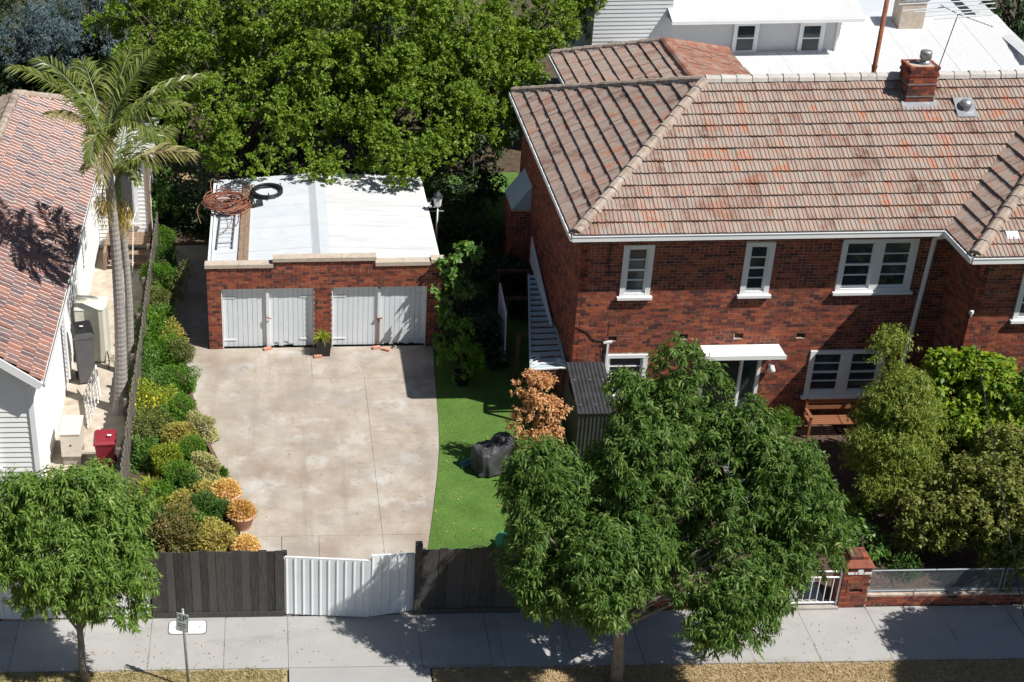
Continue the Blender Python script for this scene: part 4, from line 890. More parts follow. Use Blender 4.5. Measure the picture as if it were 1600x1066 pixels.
# side boundary fence (palings seen along their top edge)
sf = thing('side_fence', (-3.9, 36, 0), 'grey timber paling fence along the garden bed and palms', 'fence')
sfx = lambda y: -3.93 + .012 * math.sin(y * .7) - .006 * (y - 36)
k = 0; y = 28.6
while y < 45.6:
    x = sfx(y); h = 1.35 + U(-.05, .03) + .02 * math.sin(y); l_ = U(-.012, .012); d = .012 if k % 2 else -.012
    MB().add([(x - .012 + d, y, 0), (x + .012 + d, y, 0), (x + .012 + d, y + .145, 0), (x - .012 + d, y + .145, 0), (x - .012 + d + l_, y, h), (x + .012 + d + l_, y, h), (x + .012 + d + l_, y + .145, h), (x - .012 + d + l_, y + .145, h)],
             [(0, 3, 2, 1), (4, 5, 6, 7), (0, 1, 5, 4), (1, 2, 6, 5), (2, 3, 7, 6), (3, 0, 4, 7)]).build('paling', 'paling_side', sf)
    y += .137; k += 1
for z in (.35, 1.0): MB().bar((sfx(28.6) - .06, 28.6, z), (sfx(45.6) - .06, 45.6, z), .06, .08).build('rail', 'paling_side', sf)
for y in np.arange(29, 45.6, 2.4): MB().box(sfx(y) - .2, sfx(y) - .1, y, y + .1, -.05, 1.25).build('post', 'paling_side', sf)
# timber edging of the bed
te = thing('timber_edging', (-2, 34, 0), 'brown timber sleeper edging between garden bed and driveway', 'edging')
for a, b in (((-2.62, 36.6), (-2.02, 33.7)), ((-2.01, 33.65), (-1.50, 32.05)), ((-1.49, 32.0), (-1.2, 30.9))): MB().bar((a[0], a[1], .06), (b[0], b[1], .06), .09, .16).build('sleeper', 'edging', te)

# ================================================================== parking sign, pit lid, service cable
sp = PZ(292, 1066); spx, spy = -2.02, 24.1
ps = thing('parking_sign', (spx, spy, 0), 'parking sign reading 2P on a galvanised pole in the nature strip', 'sign')
MB().tube([(spx, spy, -.05), (spx - .02, spy, 1.0), (spx - .035, spy, 2.06)], .03, 10).build('pole', 'galvanised', ps, True)
MB().lathe([(.034, 0), (.034, .02), (.0, .04)], (spx - .035, spy, 2.05), 10).build('pole_cap', 'galvanised', ps, True)
Sm = Matrix.Translation((spx - .05, spy - .045, 1.76)) @ Matrix.Rotation(math.radians(-18), 4, 'Z') @ Matrix.Rotation(math.radians(4), 4, 'Y') @ Matrix.Rotation(math.radians(90), 4, 'X')
pm = MB().box(-.13, .13, -.23, .23, -.004, .004); pm.v = [tuple(Sm @ Vector(q)) for q in pm.v]; plate = pm.build('plate', 'sign_white', ps)
bm2 = MB()
for (a, b, c, d) in ((-.12, .12, .215, .222), (-.12, .12, -.222, -.215), (-.122, -.115, -.222, .222), (.115, .122, -.222, .222)): bm2.box(a, b, c, d, .0042, .0055)
bm2.v = [tuple(Sm @ Vector(q)) for q in bm2.v]; bm2.build('border', 'sign_green', plate)
for body, size, dy in (('2P', .20, .115), ('8AM-6PM', .042, -.03), ('MON-SAT', .042, -.09), ('< >', .07, -.16)):
    me = text_mesh(body, size, 'sign_green'); me.transform(Sm @ Matrix.Translation((0, dy, .0065))); obj('lettering', me, plate)
for z in (1.68, 1.86): MB().box(spx - .075, spx + .01, spy - .034, spy + .034, z, z + .03).build('clamp', 'galvanised', ps)
pt = thing('pit_lid', (-2.13, 26.03, 0), 'white rounded pit lid set in the footpath behind the parking sign', 'pit lid')
c_ = [(-2.13 + sx * .32 + .09 * math.cos(a), 26.03 + sy * .13 + .09 * math.sin(a)) for sx, sy, a0 in ((1, 1, 0), (-1, 1, 1.57), (-1, -1, 3.14), (1, -1, 4.71)) for a in (a0, a0 + .5, a0 + 1.05, a0 + 1.57)]
MB().prism(c_, -.05, .012).build('lid', 'pit_lid', pt)
rim = [(-2.13 + (x + 2.13) * 1.05, 26.03 + (y - 26.03) * 1.09) for x, y in c_]; MB().prism(rim, -.06, .006).build('rim', 'grey_plastic', pt)
for x in (-2.40, -1.86): MB().lathe([(.018, 0), (.0, .001)], (x, 26.03, .0125), 8).build('key_hole', 'grey_plastic', pt)
sc_ = thing('service_cable', (17.1, 32.68, 4.0), 'black overhead service cable fixed to the house by an insulator', 'cable')
P0 = Vector((17.12, 32.60, 4.0)); P1 = Vector(PY(1592, 900, 24.5)); P1 = P0 + (P1 - P0) * 2.4
MB().tube([P0.lerp(P1, t) - Vector((0, 0, .5 * t * (1 - t))) for t in np.linspace(0, 1, 24)], .012, 5).build('cable', 'rope_grey', sc_)
MB().tube([(17.12, 32.71, 4.05), (17.12, 32.60, 4.1)], .02, 6).lathe([(.02, .16), (.05, .13), (.05, .06), (.025, .05), (.025, -.02)], (17.12, 32.60, 4.0), 10).build('insulator', 'white_paint', sc_)

# ================================================================== white neighbour house on the left
lh = thing('weatherboard_house', (-9, 38, 0), 'white weatherboard house with orange and grey glazed tile roof', 'house')
LE, LX, LF, LRX, LRZ = 3.60, -5.70, 30.75, -8.3, 5.47
WLX, WLF = -6.0, 31.05
MB().box(-14, WLX - .02, WLF + .02, 48, 0, 3.5).build('wall', 'white_board', lh)
def board_prof(mb, a, b, z, n, h=.15):
    """weatherboard from a to b at height z, n = outward normal"""
    a, b, n = Vector(a), Vector(b), Vector(n)
    vs = [p + n * t + Vector((0, 0, zz)) for p in (a, b) for t, zz in ((0, z), (.03, z), (.008, z + h), (0, z + h))]
    return mb.add(vs, [(0, 3, 2, 1), (4, 5, 6, 7), (0, 1, 5, 4), (1, 2, 6, 5), (2, 3, 7, 6), (3, 0, 4, 7)])
for i in range(22):
    z = .3 + i * .145; board_prof(MB(), (WLX - .02, WLF, 0), (WLX - .02, 45.8, 0), z, (1, 0, 0)).build('weatherboard', 'white_board', lh)
    xl = -12
    for (a, b) in ([(-12, WLX - .02)] if not 1.05 < z < 2.75 else [(-12, -8.3), (-6.95, WLX - .02)]):
        board_prof(MB(), (a, WLF + .02, 0), (b, WLF + .02, 0), z, (0, -1, 0)).build('weatherboard', 'white_board', lh)
for i in range(13):                                   # gable
    z = .3 + (22 + i) * .145; x = LRX + (LRZ - z) / (LRZ - LE) * (LX - LRX) - .1
    if x > LRX + .1: board_prof(MB(), (2 * LRX - x, WLF + .02, 0), (x, WLF + .02, 0), z, (0, -1, 0), .145).build('weatherboard', 'white_board', lh)
MB().poly([(LRX - 2.3, WLF + .03, 3.4), (LX - .3, WLF + .03, 3.4), (LRX, WLF + .03, LRZ - .1)]).build('gable_wall', 'white_board', lh)
MB().box(WLX - .09, WLX + .035, WLF - .045, WLF + .08, .05, 3.5).build('corner_board', 'white_paint', lh)
window(lh, (-8.3, WLF, 1.05), (1, 0, 0), (0, -1, 0), 1.35, 1.75, 2, 6, .12, .05, mull=.1, flush=True)
for (y, z0, h, w) in ((38.9, 1.3, 1.2, .8), (41.6, 1.5, 1.0, .9)): window(lh, (WLX + .0, y, z0), (0, 1, 0), (1, 0, 0), w, h, 1, 2, .1, .05, flush=True)
lr = MB().poly([(LX, LF, LE), (LX, 50, LE), (LRX, 46, LRZ), (LRX, LF, LRZ)]).poly([(2 * LRX - LX, LF, LE), (2 * LRX - LX, 50, LE), (LRX, 46, LRZ), (LRX, LF, LRZ)][::-1]).build('roof', 'tile_neighbour', lh)
lr.data.transform(Matrix.Translation((0, 0, -.02)))
single = []; ex = []; sl_ = Vector((LRX - LX, 0, LRZ - LE)); ll = sl_.length
ex.append(tile_face(lr, (LX, LF, LE), (0, 1, 0), sl_, [(0, 0), (50 - LF, 0), (46 - LF, ll), (0, ll)], 'tile_neighbour', single, w=.23, g=ll / 9))
place_tiles(lr, single, 300, ex)
caps(lr, (LRX, LF, LRZ), (LRX, 46, LRZ), 'ridge_cap'); caps(lr, (LX + .0, 49.95, LE + .02), (LRX, 46, LRZ), 'ridge_cap')
left_tiles = []; ex = [tile_face(lr, (2 * LRX - LX, 50, LE), (0, -1, 0), Vector((LX - LRX, 0, LRZ - LE)), [(0, 0), (50 - LF, 0), (50 - LF, ll), (4, ll)], 'ridge_cap', left_tiles, w=.23, g=ll / 9)]
place_tiles(lr, left_tiles, 0, ex)
A = Vector((LX + .05, LF - .02, LE - .07)); B = Vector((LX + .05, 49.9, LE - .07)); g_ = MB(); g_.bar(A + Vector((.06, 0, 0)), B + Vector((.06, 0, 0)), .012, .12); g_.bar(A - Vector((0, 0, .055)), B - Vector((0, 0, .055)), .12, .012); g_.bar(A - Vector((.06, 0, 0)), B - Vector((.06, 0, 0)), .012, .14); g_.build('gutter', 'white_paint', lh)
MB().bar((LX + .02, LF - .03, LE - .1), (LRX, LF - .03, LRZ - .05), .04, .2).bar((2 * LRX - LX, LF - .03, LE - .1), (LRX, LF - .03, LRZ - .05), .04, .2).build('bargeboard', 'white_paint', lh)
MB().poly([(LX, LF, LE - .06), (LX, 50, LE - .06), (WLX, 50, 3.5), (WLX, LF, 3.5)]).build('soffit', 'white_paint', lh)
MB().tube([(WLX + .06, 36.6, 3.45), (WLX + .06, 36.6, .3)], .04, 6).tube([(WLX + .05, 38.2, .9), (WLX + .05, 40.4, .95)], .025, 5).build('downpipe', 'white_paint', lh)
# rear extension with window and steps
MB().box(-7, -4.24, 45.86, 49, 0, 3.35).build('extension_wall', 'white_board', lh)
for i in range(22): board_prof(MB(), (-5.98, 45.86, 0), (-4.22, 45.86, 0), .15 + i * .145, (0, -1, 0)).build('weatherboard', 'white_board', lh)
window(lh, (-5.42, 45.83, .95), (1, 0, 0), (0, -1, 0), .82, 2.2, 1, 1, .13, .05, flush=True)
MB().box(-4.32, -4.2, 45.80, 45.9, .1, 3.35).build('corner_board', 'timber', lh)
MB().add([(-7, 45.6, 3.35), (-4.0, 45.6, 3.35), (-4.0, 49, 3.5), (-7, 49, 3.5)], [(0, 1, 2, 3)]).build('extension_roof', 'iron_white', lh)
dk = thing('timber_steps', (-4.8, 44.6, 0), 'weathered timber landing and steps below the extension window', 'steps')
for i in range(5): MB().box(-5.7, -4.2, 44.75 + i * .2, 44.93 + i * .2, .62, .66).build('board', 'timber', dk)
for i, z in enumerate((.18, .4)): MB().box(-5.5, -4.25, 44.2 + i * .27, 44.45 + i * .27, z, z + .04).build('tread', 'timber', dk)
for x in (-5.7, -4.28): MB().box(x, x + .08, 44.2, 45.75, 0, .62).build('bearer', 'timber', dk)
for x in (-5.05, -4.75): MB().tube([(x, 44.0, .0), (x + .05, 44.7, 1.5), (x + .1, 45.7, 1.55)], .018, 5).build('handrail', 'white_paint', dk)

# ---- things in the side yard
def wheelie(name, label, x, y, rot, body, lid, h=1.0, w=.5):
    t = thing(name, (x, y, 0), label, 'bin'); M = Matrix.Translation((x, y, 0)) @ Matrix.Rotation(rot, 4, 'Z')
    def add(nm, mb, m, smooth=False): mb.v = [tuple(M @ Vector(q)) for q in mb.v]; return mb.build(nm, m, t, smooth)
    a, b = w * .38, w * .5
    add('body', MB().add([(-a, -a, .06), (a, -a, .06), (a, a, .06), (-a, a, .06), (-b, -b * 1.1, h * .9), (b, -b * 1.1, h * .9), (b, b * 1.1, h * .9), (-b, b * 1.1, h * .9)], [(0, 3, 2, 1), (0, 1, 5, 4), (1, 2, 6, 5), (2, 3, 7, 6), (3, 0, 4, 7)]), body)
    l_ = add('lid', MB().add([(-b - .02, -b * 1.15, h * .9), (b + .02, -b * 1.15, h * .9), (b + .02, b * 1.15, h * .95), (-b - .02, b * 1.15, h * .95), (-b * .8, -b * .9, h * .95), (b * .8, -b * .9, h * .95), (b * .85, b, h * 1.02), (-b * .85, b, h * 1.02)], [(0, 1, 5, 4), (1, 2, 6, 5), (2, 3, 7, 6), (3, 0, 4, 7), (4, 5, 6, 7), (0, 3, 2, 1)]), lid)
    add('rim', MB().box(-b - .03, b + .03, -b * 1.14, b * 1.14, h * .86, h * .9), body)
    add('handle', MB().tube([(-b * .8, b * 1.1, h * .9), (-b * .8, b * 1.35, h * .93), (b * .8, b * 1.35, h * .93), (b * .8, b * 1.1, h * .9)], .016, 6), body)
    for s in (-1, 1): add('wheel', MB().tube([(s * (a + .005), a * 1.1, .1), (s * (a + .06), a * 1.1, .1)], .1, 12), 'black_plastic')
    return t, l_
mbn, ml = wheelie('wheelie_bin', 'maroon plastic wheelie bin between side fence and air conditioner', -4.52, 32.55, .06, 'maroon_plastic', 'maroon_plastic', .95, .52)
MB().box(-4.44, -4.34, 32.45, 32.52, .995, 1.0).build('sticker', 'letter_white', ml)
gbn, gl = wheelie('wheelie_bin', 'tall dark grey wheelie bin with black lid against the white wall', -5.52, 37.0, .25, 'grey_plastic', 'black_plastic', 1.75, .55)
MB().box(-5.58, -5.48, 36.9, 36.95, 1.80, 1.81).build('sticker', 'letter_white', gl)
ac = thing('air_conditioner', (-5.4, 33.0, 0), 'beige air conditioner outdoor unit on a stand by the white wall', 'air conditioner')
MB().box(-5.68, -5.18, 32.6, 33.5, .28, .95).build('casing', 'beige_metal', ac); MB().box(-5.70, -5.16, 32.58, 33.52, .95, .975).build('top_panel', 'beige_metal', ac)
for y in (32.7, 33.4): MB().box(-5.66, -5.2, y - .04, y + .04, 0, .28).build('foot', 'concrete_old', ac)
MB().lathe([(.03, 0), (0, .005)], (0, 0, 0), 10).build('knob', 'dark_iron', ac).matrix_basis = Matrix.Translation((-5.43, 32.595, .62)) @ Matrix.Rotation(math.pi / 2, 4, 'X')
hw = thing('hot_water_unit', (-5.4, 38.3, 0), 'cream metal hot water unit behind the dark grey bin', 'water heater')
MB().prism([(-5.85, 38.0), (-5.05, 38.0), (-4.98, 38.15), (-4.98, 38.75), (-5.85, 38.75)], .05, 1.75).build('casing', 'cream_metal', hw); MB().add([(-5.87, 37.98, 1.75), (-5.03, 37.98, 1.75), (-4.95, 38.15, 1.75), (-4.95, 38.77, 1.8), (-5.87, 38.77, 1.86), (-5.5, 38.4, 1.92)], [(0, 1, 5), (1, 2, 5), (2, 3, 5), (3, 4, 5), (4, 0, 5)]).build('lid', 'cream_metal', hw)
MB().tube([(-5.0, 38.0, .4), (-4.95, 37.9, .1), (-4.95, 37.6, .03)], .02, 5).build('pipe', 'dark_iron', hw)
tl = thing('lattice_panel', (-5.5, 35.6, 0), 'white timber lattice panels leaning on the neighbour wall', 'lattice')
M = Matrix.Translation((-5.35, 35.0, 0)) @ Matrix.Rotation(math.radians(-80), 4, 'Z') @ Matrix.Rotation(math.radians(-24), 4, 'X')
def lat(p, q):
    m = MB().bar(p, q, .035, .012); m.v = [tuple(M @ Vector(v)) for v in m.v]; m.build('slat', 'white_board', tl)
for i in range(7): lat((-1.1 + i * .28, 0, .02), (-1.1 + i * .28 + .001, 0, 1.1))
for i in range(6): lat((-1.12, .015, .06 + i * .2), (.62, .015, .06 + i * .2))

# ================================================================== palms
def palm(label, base, top, r0, r1, fronds, flower, old=(), group='feather palms beside the neighbour house'):
    t = thing('feather_palm', base, label, 'palm', group); b, tp = Vector(base), Vector(top); d = tp - b; L = d.length
    pts = []; rr = []; k = int(L / .07)
    for i in range(k + 1):
        f = i / k; p = b + d * f + Vector((.10 * math.sin(f * 3.1), .05 * math.sin(f * 2.2), 0)); pts.append(p)
        rr.append((r0 * (1 - f) + r1 * f + .10 * math.exp(-f * 16)) * (1.0 if i % 2 else 1.06))
    MB().tube(pts, rr, 12).build('trunk', 'palm_bark', t)
    cs = tp + Vector((0, 0, .75)); MB().tube([pts[-1] - Vector((0, 0, .05)), tp + Vector((0, 0, .1)), tp + Vector((0, 0, .5)), cs], [r1 * 1.05, r1 * 1.45, r1 * 1.25, r1 * .6], 12).build('crownshaft', 'crownshaft', t, True)
    for fi, (tip, up) in enumerate(fronds):
        tip = Vector(tip); s = cs + Vector((U(-.03, .03), U(-.03, .03), U(-.15, .05))); c = s.lerp(tip, .45) + Vector((0, 0, up)); N = 54
        cur = [s.lerp(c, f).lerp(c.lerp(tip, f), f) for f in np.linspace(0, 1, N)]
        B = []; D = []; Ls = []; fl_ = (tip - s).length
        for i in range(5, N):
            f = i / (N - 1); tg = (cur[i] - cur[i - 1]).normalized(); sd = tg.cross(Vector((0, 0, 1)))
            if sd.length < .1: sd = tg.orthogonal()
            sd.normalize(); upv = sd.cross(tg)
            for sg in (-1, 1):
                for _ in range(1 if i % 3 else 2):
                    B.append(cur[i] + tg * U(-.02, .02)); D.append(sd * sg * (1 - .25 * f) + tg * (.55 + .5 * f) + upv * U(.05, .38) + Vector((0, 0, -.15 * f)) + Vector((U(-.1, .1), U(-.1, .1), U(-.1, .1)))); Ls.append((.28 + .46 * math.sin(math.pi * min(1, f * .8 + .2)) ** .8) * (.85 + .3 * random.random()) * min(1.1, fl_ / 2.0))
        Ls = np.array(Ls); m = 'leaf_palm_old' if fi in old else 'leaf_palm'
        fr = MB().tube(cur[::4] + [cur[-1]], [.035 * (1 - .85 * q / 14) for q in range(len(cur[::4]) + 1)], 5).build('frond', 'crownshaft' if fi not in old else 'timber', t)
        obj('leaflets', tag_stuff(leaves_mesh('leaflets', np.array(B), np.array(D), Ls, np.full(len(Ls), .05), m, .5, .34)), fr)
    if flower is not None:
        fx = Vector(flower); n = 420; a = rng.normal(size=(n, 3)) * np.array([.13, .1, .22]); 
        obj('flower_stem', leaves_mesh('flower_stem', np.array(fx) + a, np.array([0, 0, -1.]) + rng.normal(size=(n, 3)) * .3, rng.uniform(.15, .32, n), np.full(n, .018), 'flower_palm', .2, .1), t)
        MB().tube([tp + Vector((0, 0, .05)), (tp + fx) / 2 + Vector((0, 0, .2)), fx + Vector((0, 0, .2))], [.03, .025, .02], 5).build('flower_stalk', 'timber', t)
    return t
def tag_stuff(me): return me
pb = PZ(190, 640); ptop = PY(168, 262, 35.3)
fr1 = [(PY(22, 105, 35.2), .75), (PY(60, 92, 36.2), .9), (PY(128, 95, 36.6), .7), (PY(235, 84, 36.0), .55), (PY(312, 122, 35.2), .8), (PY(285, 165, 34.6), .7), (PY(78, 178, 34.6), .5), (PY(110, 140, 35.8), .6), (PY(160, 285, 34.0), 1.0), (PY(205, 75, 36.6), .5), (PY(250, 215, 34.2), .9), (PY(140, 250, 34.0), .9)]
palm('tall feather palm with thick ringed trunk rising beside the white wall', (pb[0], 35.3, 0), tuple(ptop), .17, .115, fr1, PY(160, 318, 34.9), old=(6, 8))
q2 = PY(186, 318, 37.3); fr2 = [(PY(298, 240, 37.0), .7), (PY(265, 200, 38.4), .7), (PY(215, 285, 36.4), .9), (PY(245, 262, 36.6), .8), (PY(130, 265, 36.8), .7), (PY(150, 185, 38.4), .7), (PY(205, 170, 38.6), .6)]
palm('shorter feather palm with thin trunk and yellow flower spray behind the tall palm', (-4.31, 37.3, 0), tuple(q2), .12, .085, fr2, PY(192, 335, 36.9), old=(0, 4))

# ================================================================== things round the lawn
bq = thing('covered_barbecue', (5.4, 32.6, 0), 'barbecue under a crumpled black vinyl cover on the lawn', 'barbecue')
nx, ny = 26, 18; V = []; F = []
Mq = Matrix.Translation((5.5, 32.2, 0)) @ Matrix.Rotation(.35, 4, 'Z') @ Matrix.Diagonal((.86, .86, .84, 1))
gx = [(-.72, 0), (-.66, .5), (-.60, .95)] ; prof = []
rows = [(1.04, .03), (1.02, .2), (1.0, .42), (.98, .6), (.95, .72), (.86, .79), (.6, .84), (.3, .87), (0, .88)]; K = 96
rows = [(a[0] + (b[0] - a[0]) * f / 4, a[1] + (b[1] - a[1]) * f / 4) for a, b in zip(rows[:-1], rows[1:]) for f in range(4)] + [rows[-1]]
for s_, z in rows:
    for i in range(K):
        a = 2 * math.pi * i / K; cx, sx = math.cos(a), math.sin(a); e = .55
        x = .66 * s_ * math.copysign(abs(cx) ** e, cx); y = .44 * s_ * math.copysign(abs(sx) ** e, sx)
        nz_ = mnoise.noise(Vector((x * 3, y * 3, z * 2))) * .12 - abs(mnoise.noise(Vector((x * 4 + 3, y * 4, z * 2)))) * .10 + mnoise.noise(Vector((x * 11, y * 11, z * 4))) * .04 + .04
        fold = .035 * math.sin(a * 9 + z * 1.5 + 2 * mnoise.noise(Vector((x * 2, y * 2, 0)))) * (1 - z / 1.4) - .025 * abs(mnoise.noise(Vector((x * 9, y * 9, z * 6))))
        r_ = 1 + nz_ + fold; V.append(tuple(Mq @ Vector((x * r_, y * r_, z + nz_ * .7 + (.16 * (1 if x > .05 else 0) * (z > .7)) ))))
for r in range(len(rows) - 1):
    for i in range(K): F.append((r * K + i, r * K + (i + 1) % K, (r + 1) * K + (i + 1) % K, (r + 1) * K + i))
cv = MB().add(V, F).build('cover', 'tarp', bq, True)
for q in ((-.4, -.25), (.4, -.25), (-.4, .25), (.4, .25)): p = Mq @ Vector((q[0], q[1], .05)); MB().lathe([(.05, -.06), (.05, .05), (0, .05)], p, 10).build('castor', 'black_plastic', bq)
gt = thing('green_crate', (4.86, 32.3, 0), 'green plastic lid lying on the lawn beside the black covered barbecue', 'lid')
MB().prism([(4.66, 32.15), (5.2, 32.5), (5.1, 32.75), (4.62, 32.45)], 0, .05).build('panel', 'green_plastic', gt); MB().bar((4.7, 32.3, .06), (5.05, 32.55, .06), .04, .03).build('handle', 'green_plastic', gt)
th = thing('garden_hose_reel', (5.35, 28.5, 0), 'teal plastic hose reel on the lawn below the street tree', 'hose reel')
MB().tube([(5.25, 28.45, .35), (5.5, 28.75, .35)], .22, 14).build('drum', 'teal_plastic', th); MB().tube([(5.23, 28.43, .35), (5.27, 28.47, .35)], .3, 16).build('flange', 'teal_plastic', th); MB().tube([(5.48, 28.73, .35), (5.52, 28.77, .35)], .3, 16).build('flange', 'teal_plastic', th)
for p in ((5.24, 28.44), (5.51, 28.76)): MB().bar((p[0] - .2, p[1] + .15, 0), (p[0], p[1], .4), .04, .04).bar((p[0] + .2, p[1] - .15, 0), (p[0], p[1], .4), .04, .04).build('stand', 'teal_plastic', th)
hp = thing('black_hoop', (4.55, 27.5, 0), 'black wire hoop basket standing on the lawn by the dark fence', 'basket')
for z, r in ((.03, .28), (.25, .33), (.45, .36)): MB().tube([(4.55 + r * math.cos(a), 27.9 + r * math.sin(a), z) for a in np.linspace(0, 6.2832, 25)[:-1]], .012, 5, closed=True).build('ring', 'dark_iron', hp)
for a in np.linspace(0, 6.28, 13)[:-1]: MB().tube([(4.55 + .28 * math.cos(a), 27.9 + .28 * math.sin(a), .0), (4.55 + .36 * math.cos(a), 27.9 + .36 * math.sin(a), .45)], .006, 4).build('wire', 'dark_iron', hp)
# rack by the side wall with stored ladder and panels
rk = thing('storage_rack', (7.0, 37, 0), 'dark timber storage rack along the shaded side wall', 'rack')
for y in (34.3, 36.4, 38.6, 40.4):
    for x in (6.62, 7.5): MB().box(x, x + .08, y, y + .08, -.02, 1.58).build('post', 'bark_mulch_wall', rk)
    MB().box(6.6, 7.62, y + .082, y + .15, 1.50, 1.58).build('beam', 'bark_mulch_wall', rk)
big = thing('long_ladder', (7.05, 37, 1.6), 'long tapered pale metal ladder lying on the rack beside the house', 'ladder')
Lz = 1.62; a0, a1 = PZ(829, 580, Lz), PZ(885, 577, Lz); b0, b1 = PZ(826, 430, Lz), PZ(848, 430, Lz)
a1[0] = min(a1[0], 7.62)
a0, a1, b0, b1 = map(Vector, (a0, a1, b0, b1))
for p, q in ((a0, b0), (a1, b1)): MB().bar(p, q, .05, .1).build('rail', 'pale_blue_metal', big)
for i in range(17):
    f = (i + .6) / 17; MB().bar(a0.lerp(b0, f), a1.lerp(b1, f), .17, .05).build('rung', 'pale_blue_metal', big)
for i in range(4): MB().bar(a0.lerp(b0, .02 + .03 * i) + Vector((0, 0, .06)), a0.lerp(b0, .05 + .03 * i).lerp(a1.lerp(b1, .05 + .03 * i), .28) + Vector((0, 0, .06)), .03, .03).build('brace', 'white_paint', big)
for i in range(3): MB().bar(a1.lerp(b1, .01 + .02 * i) + Vector((0, 0, .06)), a1.lerp(b1, .05 + .02 * i).lerp(a0.lerp(b0, .05 + .02 * i), .22) + Vector((0, 0, .06)), .03, .03).build('brace', 'white_paint', big)
MB().bar(a0 + Vector((0, 0, .05)), a1 + Vector((0, 0, .05)), .05, .04).bar(a0.lerp(b0, .05) + Vector((0, 0, .06)), a1.lerp(b1, .05) + Vector((0, 0, .06)), .04, .03).build('end_bar', 'white_paint', big)
wpn = thing('plaster_sheet', (6.62, 38.5, 0), 'white sheet panel standing on edge beside the long ladder', 'panel')
MB().add([(6.50, 37.6, .0), (6.54, 37.6, 0), (6.54, 39.3, 0), (6.50, 39.3, 0), (6.50, 37.9, 1.5), (6.54, 37.9, 1.5), (6.54, 39.3, 1.75), (6.50, 39.3, 1.75)], [(0, 3, 2, 1), (4, 5, 6, 7), (0, 1, 5, 4), (1, 2, 6, 5), (2, 3, 7, 6), (3, 0, 4, 7)]).build('sheet', 'white_paint', wpn)
MB().box(6.48, 6.56, 37.6, 39.3, 0, .05).build('edge_strip', 'white_paint', wpn)
wp2 = thing('white_plank', (7.66, 38.8, 0), 'long white plank leaning flat on the shaded brick side wall', 'plank')
MB().add([(7.60, 36.8, 1.62), (7.64, 36.8, 1.62), (7.69, 41.0, 1.62), (7.66, 41.0, 1.62), (7.60, 36.8, 1.72), (7.64, 36.8, 1.72), (7.69, 41.0, 2.45), (7.66, 41.0, 2.45)], [(0, 3, 2, 1), (4, 5, 6, 7), (0, 1, 5, 4), (1, 2, 6, 5), (2, 3, 7, 6), (3, 0, 4, 7)]).build('board', 'white_paint', wp2)
sh = thing('corrugated_shed', (8.35, 33.5, 0), 'small dark corrugated iron lean-to shed against the front wall', 'shed')
s0, s1 = PZ(891, 577, 1.75), PZ(944, 575, 1.85)
corrugated('roof', (s0[0] - .1, WY - 1.9, 1.45), (1, 0, 0), (0, 1.88, .45), 1.0, 1.93, 'dark_iron', sh)
corrugated('wall', (s0[0] - .08, WY - .05, 0), (0, -1, 0), (0, 0, 1), 1.8, 1.45, 'dark_iron', sh)
corrugated('front', (s0[0] - .08, WY - 1.85, 0), (1, 0, 0), (0, 0, 1), .95, 1.45, 'dark_iron', sh)
MB().box(s0[0] + .86, s0[0] + .90, WY - 1.85, WY - .02, 0, 1.45).build('side_panel', 'dark_iron', sh)
for i, (x, y) in enumerate(((.1, .3), (.5, .3), (.85, .3), (.1, 1.2), (.5, 1.2), (.85, 1.2))): MB().lathe([(.02, 0), (0, .02)], (s0[0] - .1 + x, WY - 1.9 + y, 1.47 + y * .239), 6).build('roof_screw', 'galvanised', sh)
# garden lamp post behind the garage corner
lp = thing('lamp_post', (4.98, 42.6, 0), 'tall pale garden lamp post beside the garage wall', 'lamp post')
MB().tube([(4.98, 42.6, -.02), (4.98, 42.6, .5), (4.98, 42.6, 2.75)], [.07, .04, .032], 10).build('post', 'galvanised', lp, True)
MB().lathe([(.05, 0), (.10, .05), (.13, .32), (.135, .34)], (4.98, 42.6, 2.75), 6).build('lantern', 'white_paint', lp); MB().lathe([(.17, .34), (.12, .43), (.03, .52), (0, .54)], (4.98, 42.6, 2.75), 6).build('lamp_cap', 'dark_iron', lp)
MB().tube([(4.78, 42.6, 2.62), (5.18, 42.6, 2.62)], .015, 6).build('ladder_bar', 'galvanised', lp)
bt = thing('white_board_table', (5.1, 47.5, 0), 'white bench table in the shade behind the garage', 'table')
MB().box(4.9, 5.7, 47.2, 47.9, .72, .77).build('table_top', 'white_paint', bt)
for x in (4.95, 5.6):
    for y in (47.25, 47.8): MB().box(x, x + .06, y, y + .06, -.03, .72).build('leg', 'white_paint', bt)
# wooden bench by the front wall
bn = thing('garden_bench', (14.7, 33.5, 0), 'slatted red brown wooden garden bench below the front window', 'bench')
bx0, bx1, by = 13.92, 15.3, 33.35
for z in (.62, .80): MB().box(bx0 + .05, bx1 - .05, by + .46, by + .49, z, z + .10).build('back_slat', 'bench_wood', bn)
for i in range(5): MB().box(bx0 + .02, bx1 - .02, by + .02 + i * .09, by + .095 + i * .09, .40, .425).build('seat_slat', 'bench_wood', bn)
for x in (bx0, bx1 - .06):
    MB().box(x, x + .06, by, by + .06, -.02, .62).build('leg', 'bench_wood', bn); MB().box(x, x + .06, by + .44, by + .5, -.02, .93).build('leg', 'bench_wood', bn)
    MB().box(x - .01, x + .07, by - .02, by + .46, .62, .65).build('armrest', 'bench_wood', bn); MB().box(x + .01, x + .05, by + .06, by + .44, .34, .40).build('rail', 'bench_wood', bn)

